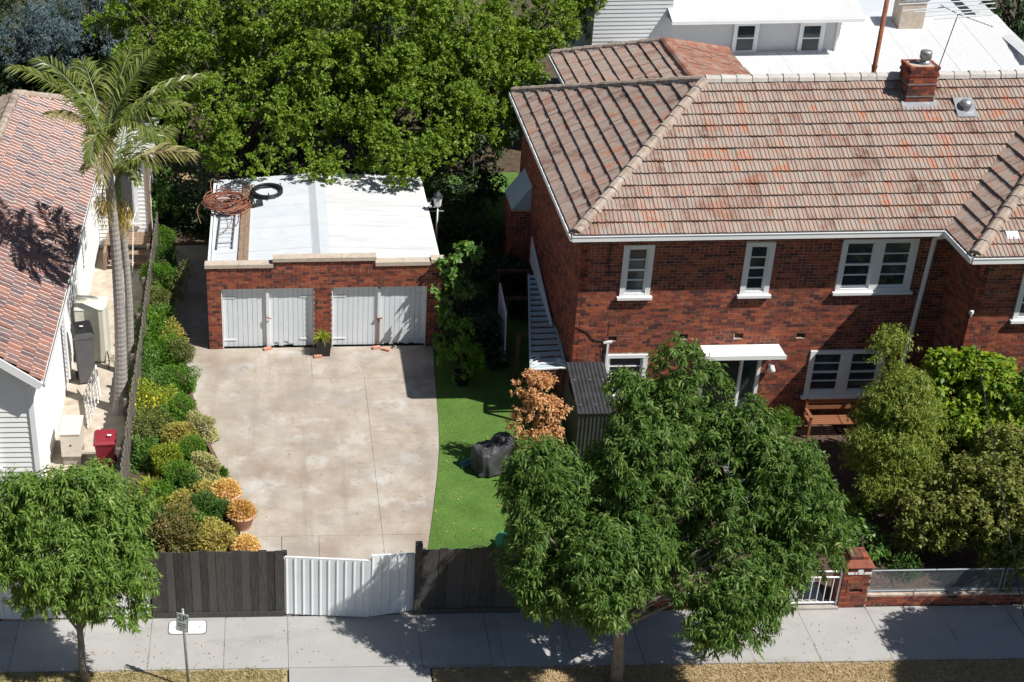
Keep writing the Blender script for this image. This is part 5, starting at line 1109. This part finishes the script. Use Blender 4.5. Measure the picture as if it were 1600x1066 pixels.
# ================================================================== white house at the back right
bh = thing('grey_weatherboard_house', (18, 53, 0), 'pale grey weatherboard house with white corrugated roof behind the brick house', 'house')
BY = 53.0
e0 = PY(1050, 28, BY - .7)
MB().box(e0[0] + .2, 20.6, BY + .03, 58, 0, 5.5).build('upper_wall', 'grey_board', bh)
MB().box(11.6, e0[0] + .2, BY + .03, 58, 0, 6.9).build('gable_wall', 'grey_board', bh)
for i in range(24): board_prof(MB(), (11.6, BY + .03, 0), (20.6 if i < 14 else e0[0] + .2, BY + .03, 0), 3.3 + i * .15, (0, -1, 0)).build('weatherboard', 'grey_board', bh)
for i in range(16): board_prof(MB(), (20.6, BY + .03, 0), (20.6, 58, 0), 3.3 + i * .15, (1, 0, 0)).build('weatherboard', 'grey_board', bh)
for pxa, pxb in ((1141, 1187), (1243, 1290)):
    a, b = PY(pxa, 84, BY), PY(pxb, 34, BY); window(bh, (a[0], BY - .01, a[2]), (1, 0, 0), (0, -1, 0), b[0] - a[0], b[2] - a[2], 1, 2, .1, .05, flush=True)
MB().tube([(20.5, BY - .06, 4.2), (20.5, BY - .06, 5.4)], .05, 8).build('downpipe', 'white_paint', bh)
e0 = PY(1050, 28, BY - .7); e1 = PY(1350, 27, BY - .7)
ze = float(e1[2])
for i in range(5):
    w_ = (e1[0] - e0[0]) / 5; corrugated('roof_sheet', (e0[0] + i * w_, BY - .7, ze), (1, 0, 0), (0, 7.5, 2.6), w_ + .04, 7.94, 'iron_bright', bh, pitch=.09, amp=.014)
MB().add([(e1[0], BY - .7, ze), (e1[0], BY + 6.8, ze), (e1[0] - .0, BY + 6.8, ze + 2.6)], [(0, 1, 2)]).build('roof_end', 'grey_board', bh)
MB().box(e0[0], e1[0], BY - .82, BY - .70, ze - .14, ze - .01).build('gutter', 'white_paint', bh); MB().box(e0[0], e1[0], BY - .70, BY + .02, ze - .10, ze - .06).build('soffit', 'grey_board', bh)
for i in range(10):
    x = 12.5 + i * 1.5; corrugated('lower_roof_sheet', (x, 48.9, 3.55), (1, 0, 0), (0, 6.8, 1.05), 1.53, 6.88 if x > 19.5 else 4.2, 'iron_bright', bh, pitch=.09, amp=.014)
MB().box(12.4, 27.6, 49.1, 49.3, 0, 3.5).build('lower_wall', 'white_board', bh)
rq = [PY(1345, 36, 55.8), PY(1525, 42, 55.8)]
MB().bar(rq[0], Vector(rq[1]), .45, .05).build('ridge_flashing', 'iron_white', bh)
MB().add([rq[0] - np.array([.5, 0, .02]), rq[1] + np.array([.6, 0, -.02]), PY(1500, -40, 62), PY(1330, -40, 62)], [(0, 1, 2, 3)]).build('rear_roof', 'iron_grey_and_shade', bh)
hx = [Vector(PY(1488, -10, 59)), Vector(PY(1605, 92, 51.5)), Vector(PY(1625, 90, 51.5)), Vector(PY(1520, -10, 59))]
MB().add([hx[0], hx[1], hx[2], hx[3]], [(0, 1, 2, 3)]).build('hip_flashing', 'iron_white', bh)
c0 = PY(1402, 55, 54.6); c1 = PY(1448, 12, 54.6)
chn = MB().box(c0[0], c1[0], 54.6, 55.4, 3.9, float(c1[2]) + .25).build('chimney', 'coping', bh); MB().box(c0[0] - .06, c1[0] + .06, 54.54, 55.46, float(c1[2]) + .25, float(c1[2]) + .4).build('chimney_cap', 'lead', bh)
# tv aerial
an = thing('tv_aerial', (20.9, 53, 4.2), 'thin metal television aerial with long rods above the white roof', 'aerial')
m0 = Vector(PY(1462, 118, 45.5)); m1 = Vector(PY(1497, 22, 45.5)); MB().tube([m0 - Vector((0, 0, .8)), m0, m1], .02, 5).build('mast', 'galvanised', an)
bm0, bm1 = Vector(PY(1470, 8, 45.4)), Vector(PY(1552, 42, 45.4)); MB().tube([bm0, m1, bm1], .02, 5).build('boom', 'galvanised', an)
for (xa, ya, xb, yb) in ((1404, 7, 1550, 0), (1410, 17, 1555, 5), (1428, 19, 1556, 13), (1460, 30, 1552, 23), (1445, 26, 1530, 18)): MB().tube([PY(xa, ya, 45.4), PY(xb, yb, 45.5)], .02, 5).build('rod', 'aluminium', an)
fp_ = thing('rusty_flue_pole', (19.0, 45, 0), 'rust brown steel pole rising behind the main roof ridge', 'pole')
q0, q1 = Vector(PY(1364, 118, 45)), Vector(PY(1390, -20, 45)); q0 = q0 - (q1 - q0) * 1.2
MB().tube([q0, q1], .07, 10).build('pole', 'rust', fp_, True); MB().tube([q0 + (q1 - q0) * .58, q0 + (q1 - q0) * .6], .085, 10).build('collar', 'rust', fp_)

# ================================================================== trees
def LB(px, py, y, r, dy=.85, dz=1.0):
    P = PY(px, py, y); R = r / scale_at(P); return (tuple(P), (R, R * dy, R * dz))
# big street tree
lobes = [LB(q[0], q[1], q[2], max(12, q[3] - 27)) for q in ((1000, 650, 25.3, 55), (1062, 625, 25.4, 48), (1000, 710, 25.1, 78), (1078, 695, 25.2, 72), (1150, 715, 25.1, 80), (1215, 755, 24.9, 80), (1238, 830, 24.5, 82), (1165, 805, 24.6, 80), (1005, 775, 24.7, 72), (1000, 865, 24.0, 75), (935, 880, 23.8, 78), (935, 945, 23.3, 55), (1140, 945, 23.3, 75), (1190, 885, 23.8, 78), (852, 755, 24.5, 58), (826, 825, 24.2, 66), (845, 895, 24.0, 66), (1258, 795, 24.6, 44), (1085, 770, 25.0, 58), (1062, 575, 25.6, 30), (1110, 608, 25.5, 30), (975, 612, 25.4, 28), (1085, 930, 23.6, 48), (905, 760, 25.8, 50), (900, 820, 25.6, 60), (1055, 850, 25.0, 60), (1060, 900, 24.6, 55), (960, 800, 25.4, 60), (880, 900, 24.6, 55))]
tree('street_tree', 'large dark green street tree with long narrow leaves before the brick house', (6.95, 24.0, -.03), 2.0, .13, lobes, 225, 8000, 27, 'leaf_ash', squash=1.1, rb=.44, twig=.26, leaf=(.08, .18), wr=.25, droop=.45, shell=.78, inner=.3, nl=30, bend=.3, floor=1.0)
lobes = [LB(q[0], q[1], q[2], max(12, q[3] - 20)) for q in ((130, 800, 24.7, 75), (60, 810, 24.6, 65), (185, 815, 24.6, 45), (190, 880, 24.3, 45), (40, 880, 24.3, 60), (120, 880, 24.2, 80), (120, 935, 24.0, 55), (195, 935, 24.0, 35), (60, 930, 24.0, 40), (-20, 850, 24.5, 60))]
tree('street_tree', 'young light green street tree with narrow leaves before the white fence', (-4.19, 24.3, -.03), 1.8, .085, lobes, 125, 3700, 27, 'leaf_ash_young', squash=1.1, rb=.38, twig=.24, leaf=(.075, .16), wr=.25, droop=.42, shell=.8, inner=.25, nl=20, bend=.3, floor=1.2)
# broad trees behind the garage
GB = 'broad pear trees behind the garage'
kw = dict(rb=.62, twig=.2, leaf=(.08, .15), wr=.58, droop=.1, shell=.8, inner=.25, bend=.12, floor=2.86)
tree('pear_tree', 'broad dense green tree behind the garage on the copper coil side', (-1.2, 49.0, -.05), 2.6, .2, [LB(*q) for q in ((372, 240, 45.8, 36), (330, 190, 46.9, 55), (405, 200, 46.5, 50), (300, 110, 48.4, 95), (420, 150, 48, 105), (240, 60, 50.5, 85), (205, 25, 52, 70), (420, 40, 50.5, 120), (330, 20, 51.5, 100))], 150, 5400, 17, 'leaf_pear', bark='bark_dark', group=GB, **kw)
tree('pear_tree', 'broad dense green tree overhanging the sunward half of the garage roof', (3.4, 49.2, -.05), 2.6, .2, [LB(*q) for q in ((560, 235, 45.3, 58), (625, 258, 44.7, 36), (510, 160, 47.6, 95), (650, 170, 47.3, 90), (560, 50, 50.3, 125), (480, 240, 45.9, 34), (640, 80, 49.5, 110), (545, 272, 44.6, 26), (670, 250, 45.0, 30))], 150, 5400, 17, 'leaf_pear', bark='bark_dark', group=GB, **kw)
tree('pear_tree', 'broad dense green tree beside the rear roof of the brick house', (7.0, 50.5, -.05), 2.6, .2, [LB(*q) for q in ((715, 200, 47.3, 55), (710, 110, 48.8, 95), (795, 100, 50, 75), (860, 45, 52.5, 80), (740, 20, 52.5, 115), (905, 15, 54, 60), (785, 150, 48.8, 45), (765, 215, 47.6, 38), (695, 240, 46.2, 34))], 135, 4600, 17, 'leaf_pear', bark='bark_dark', group=GB, **kw)
# darker trees and a blue conifer in the rear gardens
kd = dict(rb=.8, twig=.35, leaf=(.14, .24), wr=.45, droop=.2, shell=.7, inner=.2)
tree('blue_conifer', 'silvery blue conifer behind the neighbour tile roof', (-9.0, 57, -.05), 3.0, .18, [LB(62, 50, 55, 34), LB(90, 85, 54.5, 28), LB(30, 80, 55, 22), LB(80, 15, 56, 30)], 40, 800, 12, 'leaf_blue', bark='bark_dark', rb=.55, twig=.4, leaf=(.10, .18), wr=.22, droop=.1)
tree('blue_conifer', 'small silvery blue conifer between palm fronds and pear tree', (-6.2, 57, -.05), 3.0, .14, [LB(160, 20, 56, 22), LB(165, 70, 55.5, 16)], 20, 320, 12, 'leaf_blue', bark='bark_dark', rb=.45, twig=.4, leaf=(.10, .18), wr=.22, droop=.3)
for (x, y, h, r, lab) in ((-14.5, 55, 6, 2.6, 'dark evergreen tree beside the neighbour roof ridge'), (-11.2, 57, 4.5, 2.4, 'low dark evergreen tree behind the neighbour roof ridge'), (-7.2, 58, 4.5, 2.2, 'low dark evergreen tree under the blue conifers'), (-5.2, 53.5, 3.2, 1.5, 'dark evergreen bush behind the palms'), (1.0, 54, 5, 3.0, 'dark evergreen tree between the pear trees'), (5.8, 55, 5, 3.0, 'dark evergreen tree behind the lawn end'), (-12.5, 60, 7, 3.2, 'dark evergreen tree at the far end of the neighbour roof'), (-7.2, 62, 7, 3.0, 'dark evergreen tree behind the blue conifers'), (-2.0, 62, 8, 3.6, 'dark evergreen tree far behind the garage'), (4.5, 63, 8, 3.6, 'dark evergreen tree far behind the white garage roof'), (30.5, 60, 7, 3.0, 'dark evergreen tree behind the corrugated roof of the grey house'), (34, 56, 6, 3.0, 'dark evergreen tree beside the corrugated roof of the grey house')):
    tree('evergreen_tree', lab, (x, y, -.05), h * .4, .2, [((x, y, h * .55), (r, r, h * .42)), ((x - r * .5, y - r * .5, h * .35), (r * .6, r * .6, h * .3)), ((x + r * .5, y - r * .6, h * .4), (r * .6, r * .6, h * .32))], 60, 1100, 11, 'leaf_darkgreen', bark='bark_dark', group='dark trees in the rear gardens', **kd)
# trees of the front garden
tree('pepper_tree', 'feathery olive green tree hanging before the lower front window', (14.3, 30.2, -.02), 1.5, .09, [LB(1408, 640, 30.4, 42), LB(1392, 705, 30.0, 45), LB(1440, 700, 30.3, 45), LB(1375, 770, 29.6, 34), LB(1390, 560, 30.8, 10, 1, 3)], 90, 3400, 18, 'leaf_feather', bark='bark_dark', rb=.34, twig=.28, leaf=(.05, .10), wr=.35, droop=.75, floor=.3)
tree('fig_tree', 'bright yellow green broad leaved tree below the brick wing', (16.5, 31.0, -.02), 1.2, .08, [LB(1480, 610, 31.3, 42), LB(1545, 620, 31.0, 52), LB(1500, 690, 30.6, 48), LB(1580, 680, 30.4, 44)], 80, 1900, 14, 'leaf_yellow', bark='bark_dark', rb=.4, twig=.22, leaf=(.10, .17), wr=.7, droop=.25, floor=.3)
tree('hazel_shrub', 'large bronze green shrub spreading over the mesh front fence', (15.6, 28.0, -.02), .9, .08, [LB(1495, 780, 28.4, 52), LB(1560, 800, 28.0, 58), LB(1455, 830, 28.0, 34), LB(1580, 730, 28.8, 42), LB(1592, 880, 27.2, 40)], 100, 3000, 15, 'leaf_hazel', bark='bark_dark', rb=.42, twig=.22, leaf=(.07, .12), wr=.6, droop=.2, floor=.3)
tree('laurel_tree', 'dark green tree at the corner of the brick wing', (19.3, 31.0, -.02), 1.3, .09, [(tuple(PY(1600, 590, 31.0)), (.9, .8, 1.2)), (tuple(PY(1640, 650, 30.6)), (1.2, 1, 1.4))], 30, 500, 14, 'leaf_box_dark', bark='bark_dark', rb=.5, twig=.3, leaf=(.09, .15), wr=.5, droop=.2, floor=.3)
tree('laurel_tree', 'dark green street tree overhanging the footpath beyond the mesh fence', (19.0, 22.6, -.03), 2.4, .12, [((17.5, 22.9, 4.3), (1.4, 1.5, 1.1)), ((19.2, 22.4, 4.7), (1.9, 1.9, 1.6)), ((17.9, 21.6, 4.8), (1.7, 1.4, 1.3)), ((19.4, 24.2, 4.6), (1.5, 1.4, 1.3))], 150, 6000, 15, 'leaf_ash', rb=.5, twig=.3, leaf=(.13, .22), wr=.26, droop=.4, floor=1.5)
tree('leafy_shrub', 'light green large leaved shrub behind the mesh fence beside the pillar', (13.6, 28.2, -.02), .5, .04, [(tuple(PY(1345, 850, 28.2)), (.35, .3, .3))], 12, 110, 12, 'leaf_fig', bark='bark_dark', rb=.3, twig=.2, leaf=(.08, .14), wr=.5, floor=.05, cat='shrub')
# dead shrub, fig by the garage corner, potted shrub
tree('dead_shrub', 'dead shrub with dry orange brown leaves on the lawn', (6.55, 32.6, -.01), .9, .04, [(tuple(PY(838, 612, 32.2)), (.38, .35, .42)), (tuple(PY(842, 650, 32.2)), (.55, .45, .5)), (tuple(PY(845, 690, 32.2)), (.5, .4, .45))], 40, 420, 13, 'leaf_dead', bark='bark_dark', rb=.22, twig=.14, leaf=(.06, .11), wr=.5, droop=.25, floor=.2, cat='shrub', nl=14)
tree('fig_tree', 'young fig with large pale leaves at the garage corner', (5.12, 38.4, -.01), 1.2, .04, [(tuple(PY(735, 400, 38.6)), (.25, .25, .35)), (tuple(PY(705, 420, 38.5)), (.22, .22, .3)), (tuple(PY(712, 452, 38.3)), (.25, .25, .3)), (tuple(PY(690, 470, 38.3)), (.2, .2, .35)), (tuple(PY(705, 500, 38.2)), (.2, .2, .25)), (tuple(PY(692, 535, 38.1)), (.18, .18, .2))], 30, 150, 9, 'leaf_fig', bark='bark_dark', rb=.2, twig=.12, leaf=(.12, .2), wr=.7, droop=.3, floor=.1, nl=16)
pt = thing('potted_shrub', (5.15, 36.5, 0), 'bushy green shrub in a dark pot on the lawn', 'potted plant')
MB().lathe([(.18, -.01), (.24, .38), (.26, .38), (.26, .42), (.22, .42), (.2, .34), (0, .34)], (5.15, 36.5, 0), 16).build('pot', 'black_plastic', pt, True)
B, d, L, W, bc_, br_ = crown_arrays([((5.15, 36.5, .75), (.55, .5, .45)), ((5.0, 36.6, 1.3), (.4, .4, .5))], 30, 260, 10, rb=.2, twig=.14, leaf=(.06, .1), wr=.5, floor=.3)
obj('foliage', leaves_mesh('foliage', B, d, L, W, 'leaf_box', .3, .1), pt)
MB().tube([(5.15, 36.5, .3), (5.12, 36.52, .8), (5.05, 36.58, 1.4)], [.03, .025, .01], 6).build('stem', 'bark_dark', pt)

# ================================================================== shrubs of the garden bed
def at(px, py, r, z=.35): P = PZ(px, py, z); return P, r / scale_at(P)
SH = [(282, 596, 18, 'leaf_box', 'ball', 'clipped bright green ball beside the upper end of the timber edging'), (236, 629, 22, 'leaf_lime', 'loose', 'loose yellow flowering shrub against the side fence below the palms'), (279, 641, 17, 'leaf_box', 'ball', 'fresh green mound next to the yellow flowering shrub'),
      (308, 669, 19, 'leaf_varieg', 'ball', 'pale variegated dome overhanging the middle of the timber edging'), (236, 677, 24, 'leaf_olive', 'loose', 'olive green feathery shrub at the side fence'), (279, 683, 17, 'leaf_gold', 'ball', 'golden olive dome between feathery shrub and variegated dome'),
      (261, 717, 19, 'leaf_lime', 'ball', 'lime yellow ball in the middle of the bed'), (302, 708, 16, 'leaf_box', 'ball', 'small deep green ball beside the lime yellow ball'), (320, 734, 19, 'leaf_varieg', 'ball', 'cream variegated ball at the end of the timber edging'),
      (283, 748, 17, 'leaf_box', 'ball', 'soft green ball behind the cream variegated ball'), (296, 765, 17, 'leaf_box_dark', 'ball', 'dark green ball behind the straw coloured pots'), (317, 772, 14, 'leaf_gold', 'ball', 'small golden tuft between dark green balls'), (236, 752, 23, 'leaf_lime', 'spiky', 'spiky lime green plant near the maroon bin'),
      (284, 792, 19, 'leaf_gold', 'ball', 'yellowish clipped ball near the reddish bush'), (327, 800, 20, 'leaf_box_dark', 'ball', 'large dark green clipped ball beside the terracotta pots'), (263, 776, 16, 'leaf_box', 'loose', 'leafy green bush under the young street tree crown'), (303, 822, 14, 'leaf_box', 'ball', 'small green ball next to the reddish bush'),
      (281, 840, 28, 'leaf_redmix', 'loose', 'reddish green mixed bush behind the dark front fence'), (336, 848, 21, 'leaf_gold', 'ball', 'yellow green clipped ball touching the front fence'), (257, 815, 15, 'leaf_box_dark', 'ball', 'dark green ball between reddish bush and side fence'), (228, 830, 22, 'leaf_box_dark', 'loose', 'shaded green bush at the corner of side fence and front fence'),
      (347, 729, 9, 'leaf_fig', 'spiky', 'small weed growing at the driveway edge'), (228, 705, 18, 'leaf_fig', 'loose', 'light green leafy shrub leaning on the side fence by the maroon bin'),
      (253, 380, 13, 'leaf_box', 'ball', 'small green bush by the back end of the side fence'), (256, 412, 15, 'leaf_box_dark', 'ball', 'dark green hedge ball beside the shaded garage path'), (250, 445, 20, 'leaf_box', 'ball', 'round green hedge ball opposite the garage side wall'), (246, 478, 17, 'leaf_olive', 'ball', 'olive hedge ball opposite the garage front corner'),
      (243, 512, 22, 'leaf_box', 'loose', 'loose green shrub below the hedge balls'), (270, 527, 13, 'leaf_gold', 'loose', 'yellowish shrub leaning over the driveway beside the garage'), (248, 552, 26, 'leaf_box', 'loose', 'wide leafy green shrub opposite the garage doors'), (282, 556, 14, 'leaf_olive', 'ball', 'olive ball at the driveway edge opposite the garage doors'),
      (222, 575, 16, 'leaf_fig', 'loose', 'pale green vine climbing over the side fence beside the palms'), (248, 604, 18, 'leaf_fig', 'loose', 'light green leafy bush next to the bright green ball'), (264, 655, 13, 'leaf_box', 'loose', 'small green filler plant by the fresh green mound'), (300, 742, 10, 'leaf_gold', 'loose', 'tiny golden plant between the clipped balls'), (245, 800, 16, 'leaf_lime', 'loose', 'yellow green bush beside the young street tree crown')]
for px, py, r, m, kind, lab in SH:
    P, R = at(px, py, r * (1.38 if kind == 'ball' else 1.6), .38); b = (P[0], P[1] + .02, .0); h = .38 + R * (.95 if kind == 'ball' else .7)
    if 340 < py < 560: b = (P[0], P[1], .0); h += .15
    nn = int(700 + 2600 * (R / .33) ** 2 * (.55 if kind != 'ball' else 1)); lf = (.045, .085) if kind == 'ball' else (.06, .11)
    if kind == 'spiky': lf, nn = (.14, .26), 320
    shrub('garden_shrub', lab, b, R * 1.06, h, m, nn, lf, .42 if kind != 'spiky' else .16, kind, 'shrubs of the driveway garden bed')
n = 60; P = PZ(236, 629, .75); fl_ = obj('flower', leaves_mesh('flower', P + rng.normal(size=(n, 3)) * np.array([.2, .25, .12]), rng.normal(size=(n, 3)) + np.array([0, 0, 1.]), rng.uniform(.05, .08, n), np.full(n, .05), 'flower_gold', .1, .05))
fo = [o for o in bpy.data.objects if o.get('label', '').startswith('loose yellow flowering')][0]; fl_.parent = fo; fl_.matrix_parent_inverse = pinv(fo); fl_['kind'] = 'stuff'
vn_ = thing('climbing_vine', (-3.95, 44.5, 0), 'bright light green vine piled on the far end of the side fence', 'vine')
B, d, L, W, bc_, br_ = crown_arrays([(tuple(PZ(240, 285, 1.5)), (.45, .6, .5)), (tuple(PZ(252, 320, 1.0)), (.4, .5, .6))], 24, 330, 12, rb=.3, twig=.18, leaf=(.08, .14), wr=.6, floor=.1)
obj('foliage', leaves_mesh('foliage', B, d, L, W, 'leaf_fig', .3, .15), vn_); c_ = PZ(240, 285, 1.5)
MB().tube([(c_[0] - .1, c_[1] - .3, 0), (c_[0], c_[1], .8), (c_[0] + .1, c_[1], 1.5)], [.03, .025, .01], 6).build('stem', 'bark_dark', vn_)
ol = tree('olive_sapling', 'thin olive sapling beside the shaded garage path', (-3.05, 42.0, 0), .5, .02, [(tuple(PZ(284, 440, .8)), (.25, .3, .45))], 10, 60, 10, 'leaf_olive', rb=.18, twig=.2, leaf=(.07, .12), wr=.3, floor=.1, nl=8, cat='sapling')
# terracotta pots with dried plants
def dry_pot(label, px, py, r, ph, mt='leaf_straw'):
    P = PZ(px, py, ph + .12); R = r / scale_at(P); t = thing('terracotta_pot', (P[0], P[1], 0), label, 'potted plant', 'terracotta pots with dried plants')
    pr_ = R * .92; MB().lathe([(pr_ * .66, 0), (pr_ * .95, ph * .85), (pr_ * 1.08, ph * .85), (pr_ * 1.08, ph), (pr_ * .95, ph), (pr_ * .9, ph * .82), (0, ph * .82)], (P[0], P[1], 0.004), 24).build('pot', 'terracotta', t, True)
    n = 1500; u = vn(rng.normal(size=(n, 3)) + np.array([0, 0, .5])); u[:, 2] = np.abs(u[:, 2]); c = np.array([P[0], P[1], ph - .02])
    Q = c + u * rng.uniform(.45, .95, (n, 1)) * np.array([R, R, R * .85]); d = vn(u + rng.normal(size=(n, 3)) * .5 + np.array([0, 0, .1])); Ls = rng.uniform(.06, .11, n)
    obj('foliage', leaves_mesh('foliage', Q, d, Ls, Ls * .3, mt, .3, .15), t)
dry_pot('terracotta pot with pale straw coloured dried plant beside the timber edging', 353, 762, 25, .42)
dry_pot('wide rimmed terracotta pot with golden brown dried plant on the driveway', 377, 794, 24, .42, 'leaf_goldstraw')
dry_pot('terracotta pot with yellow straw dried plant next to the dark front fence', 384, 848, 23, .45)
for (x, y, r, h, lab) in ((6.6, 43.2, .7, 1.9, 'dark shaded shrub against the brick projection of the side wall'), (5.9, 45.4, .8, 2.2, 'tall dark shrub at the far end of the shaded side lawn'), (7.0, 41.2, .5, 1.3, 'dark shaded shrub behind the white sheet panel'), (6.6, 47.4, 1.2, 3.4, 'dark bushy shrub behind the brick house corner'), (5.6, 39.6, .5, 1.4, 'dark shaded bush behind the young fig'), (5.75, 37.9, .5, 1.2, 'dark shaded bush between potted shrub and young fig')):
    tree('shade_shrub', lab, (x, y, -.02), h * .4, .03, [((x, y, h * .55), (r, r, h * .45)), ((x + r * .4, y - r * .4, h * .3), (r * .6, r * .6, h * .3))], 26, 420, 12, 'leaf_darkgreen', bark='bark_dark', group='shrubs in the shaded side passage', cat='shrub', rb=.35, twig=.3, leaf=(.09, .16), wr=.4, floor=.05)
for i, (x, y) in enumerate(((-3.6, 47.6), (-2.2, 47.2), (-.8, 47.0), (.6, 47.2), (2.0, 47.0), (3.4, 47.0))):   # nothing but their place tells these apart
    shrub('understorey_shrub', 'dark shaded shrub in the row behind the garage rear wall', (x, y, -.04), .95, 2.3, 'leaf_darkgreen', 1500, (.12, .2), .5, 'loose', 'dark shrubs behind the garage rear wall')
# green ball and white flowers by the porch
P = PZ(1225, 662, .5); shrub('box_ball', 'clipped bright green box ball in a pale pot beside the bench', (P[0], P[1], 0), .36, .85, 'leaf_box', 2600, (.035, .06), .42, 'ball')
P = PZ(1248, 730, .4); shrub('white_flower_shrub', 'white flowering shrub in front of the bench', (P[0], P[1], 0), .3, .6, 'leaf_varieg', 900, (.04, .07), .5, 'loose')
for (px, py, r, lab, m) in ((1290, 770, 20, 'low grey green shrub in the mulch bed before the bench', 'leaf_olive'), (1325, 850, 16, 'small green shrub behind the gate pillar', 'leaf_fig'), (1420, 880, 26, 'dark shrub behind the low mesh fence', 'leaf_box_dark'), (1350, 780, 22, 'shaded dark shrub under the feathery tree', 'leaf_box_dark')):
    P, R = at(px, py, r, .3); shrub('garden_shrub', lab, (P[0], P[1], -.02), R, .5, m, 1000, (.05, .09), .45, 'loose', 'shrubs of the front garden')

# fallen leaves and crumbs on the paving (nobody could count them)
n = 900; x = np.concatenate([rng.uniform(-9, 18, 380), rng.uniform(-1.2, 4.2, 320), rng.uniform(3.4, 7.2, 200)]); y = np.concatenate([24.7 + np.abs(rng.normal(size=380)) * .5 + rng.random(380) ** 3 * .9, rng.uniform(26.5, 38.4, 320), rng.uniform(26.6, 34, 200)])
ok = y < 38.5; P = np.stack([x, y, np.full(n, .012)], 1)[ok]; k = len(P)
tag(obj('fallen_leaves', leaves_mesh('fallen_leaves', P, np.stack([rng.normal(size=k), rng.normal(size=k), np.full(k, .12)], 1), rng.uniform(.03, .09, k), rng.uniform(.015, .03, k), 'leaf_dead', .2, .0)), 'scattered dry fallen leaves on the footpath, driveway and lawn', 'leaves', kind='stuff')
n = 2600; jy = rng.uniform(24.6, 26.4, n); jx = rng.choice(np.array(JX[3:-4]), n) + rng.normal(size=n) * .008
m_ = rng.random(n) < .35; jx[m_] = rng.uniform(-8, 17, m_.sum()); jy[m_] = 26.37 + rng.normal(size=m_.sum()) * .012
keep = (np.sin(jx * 3.1 + jy * 4.7) > .35); P = np.stack([jx, jy, np.full(n, .0)], 1)[keep]; k = len(P)
tag(obj('joint_weeds', leaves_mesh('joint_weeds', P, rng.normal(size=(k, 3)) * np.array([1, 1, .3]) + np.array([0, 0, .8]), rng.uniform(.02, .06, k), rng.uniform(.008, .016, k), 'grass_mixed', .2, .1)), 'small weeds growing in the footpath joints', 'weeds', kind='stuff')
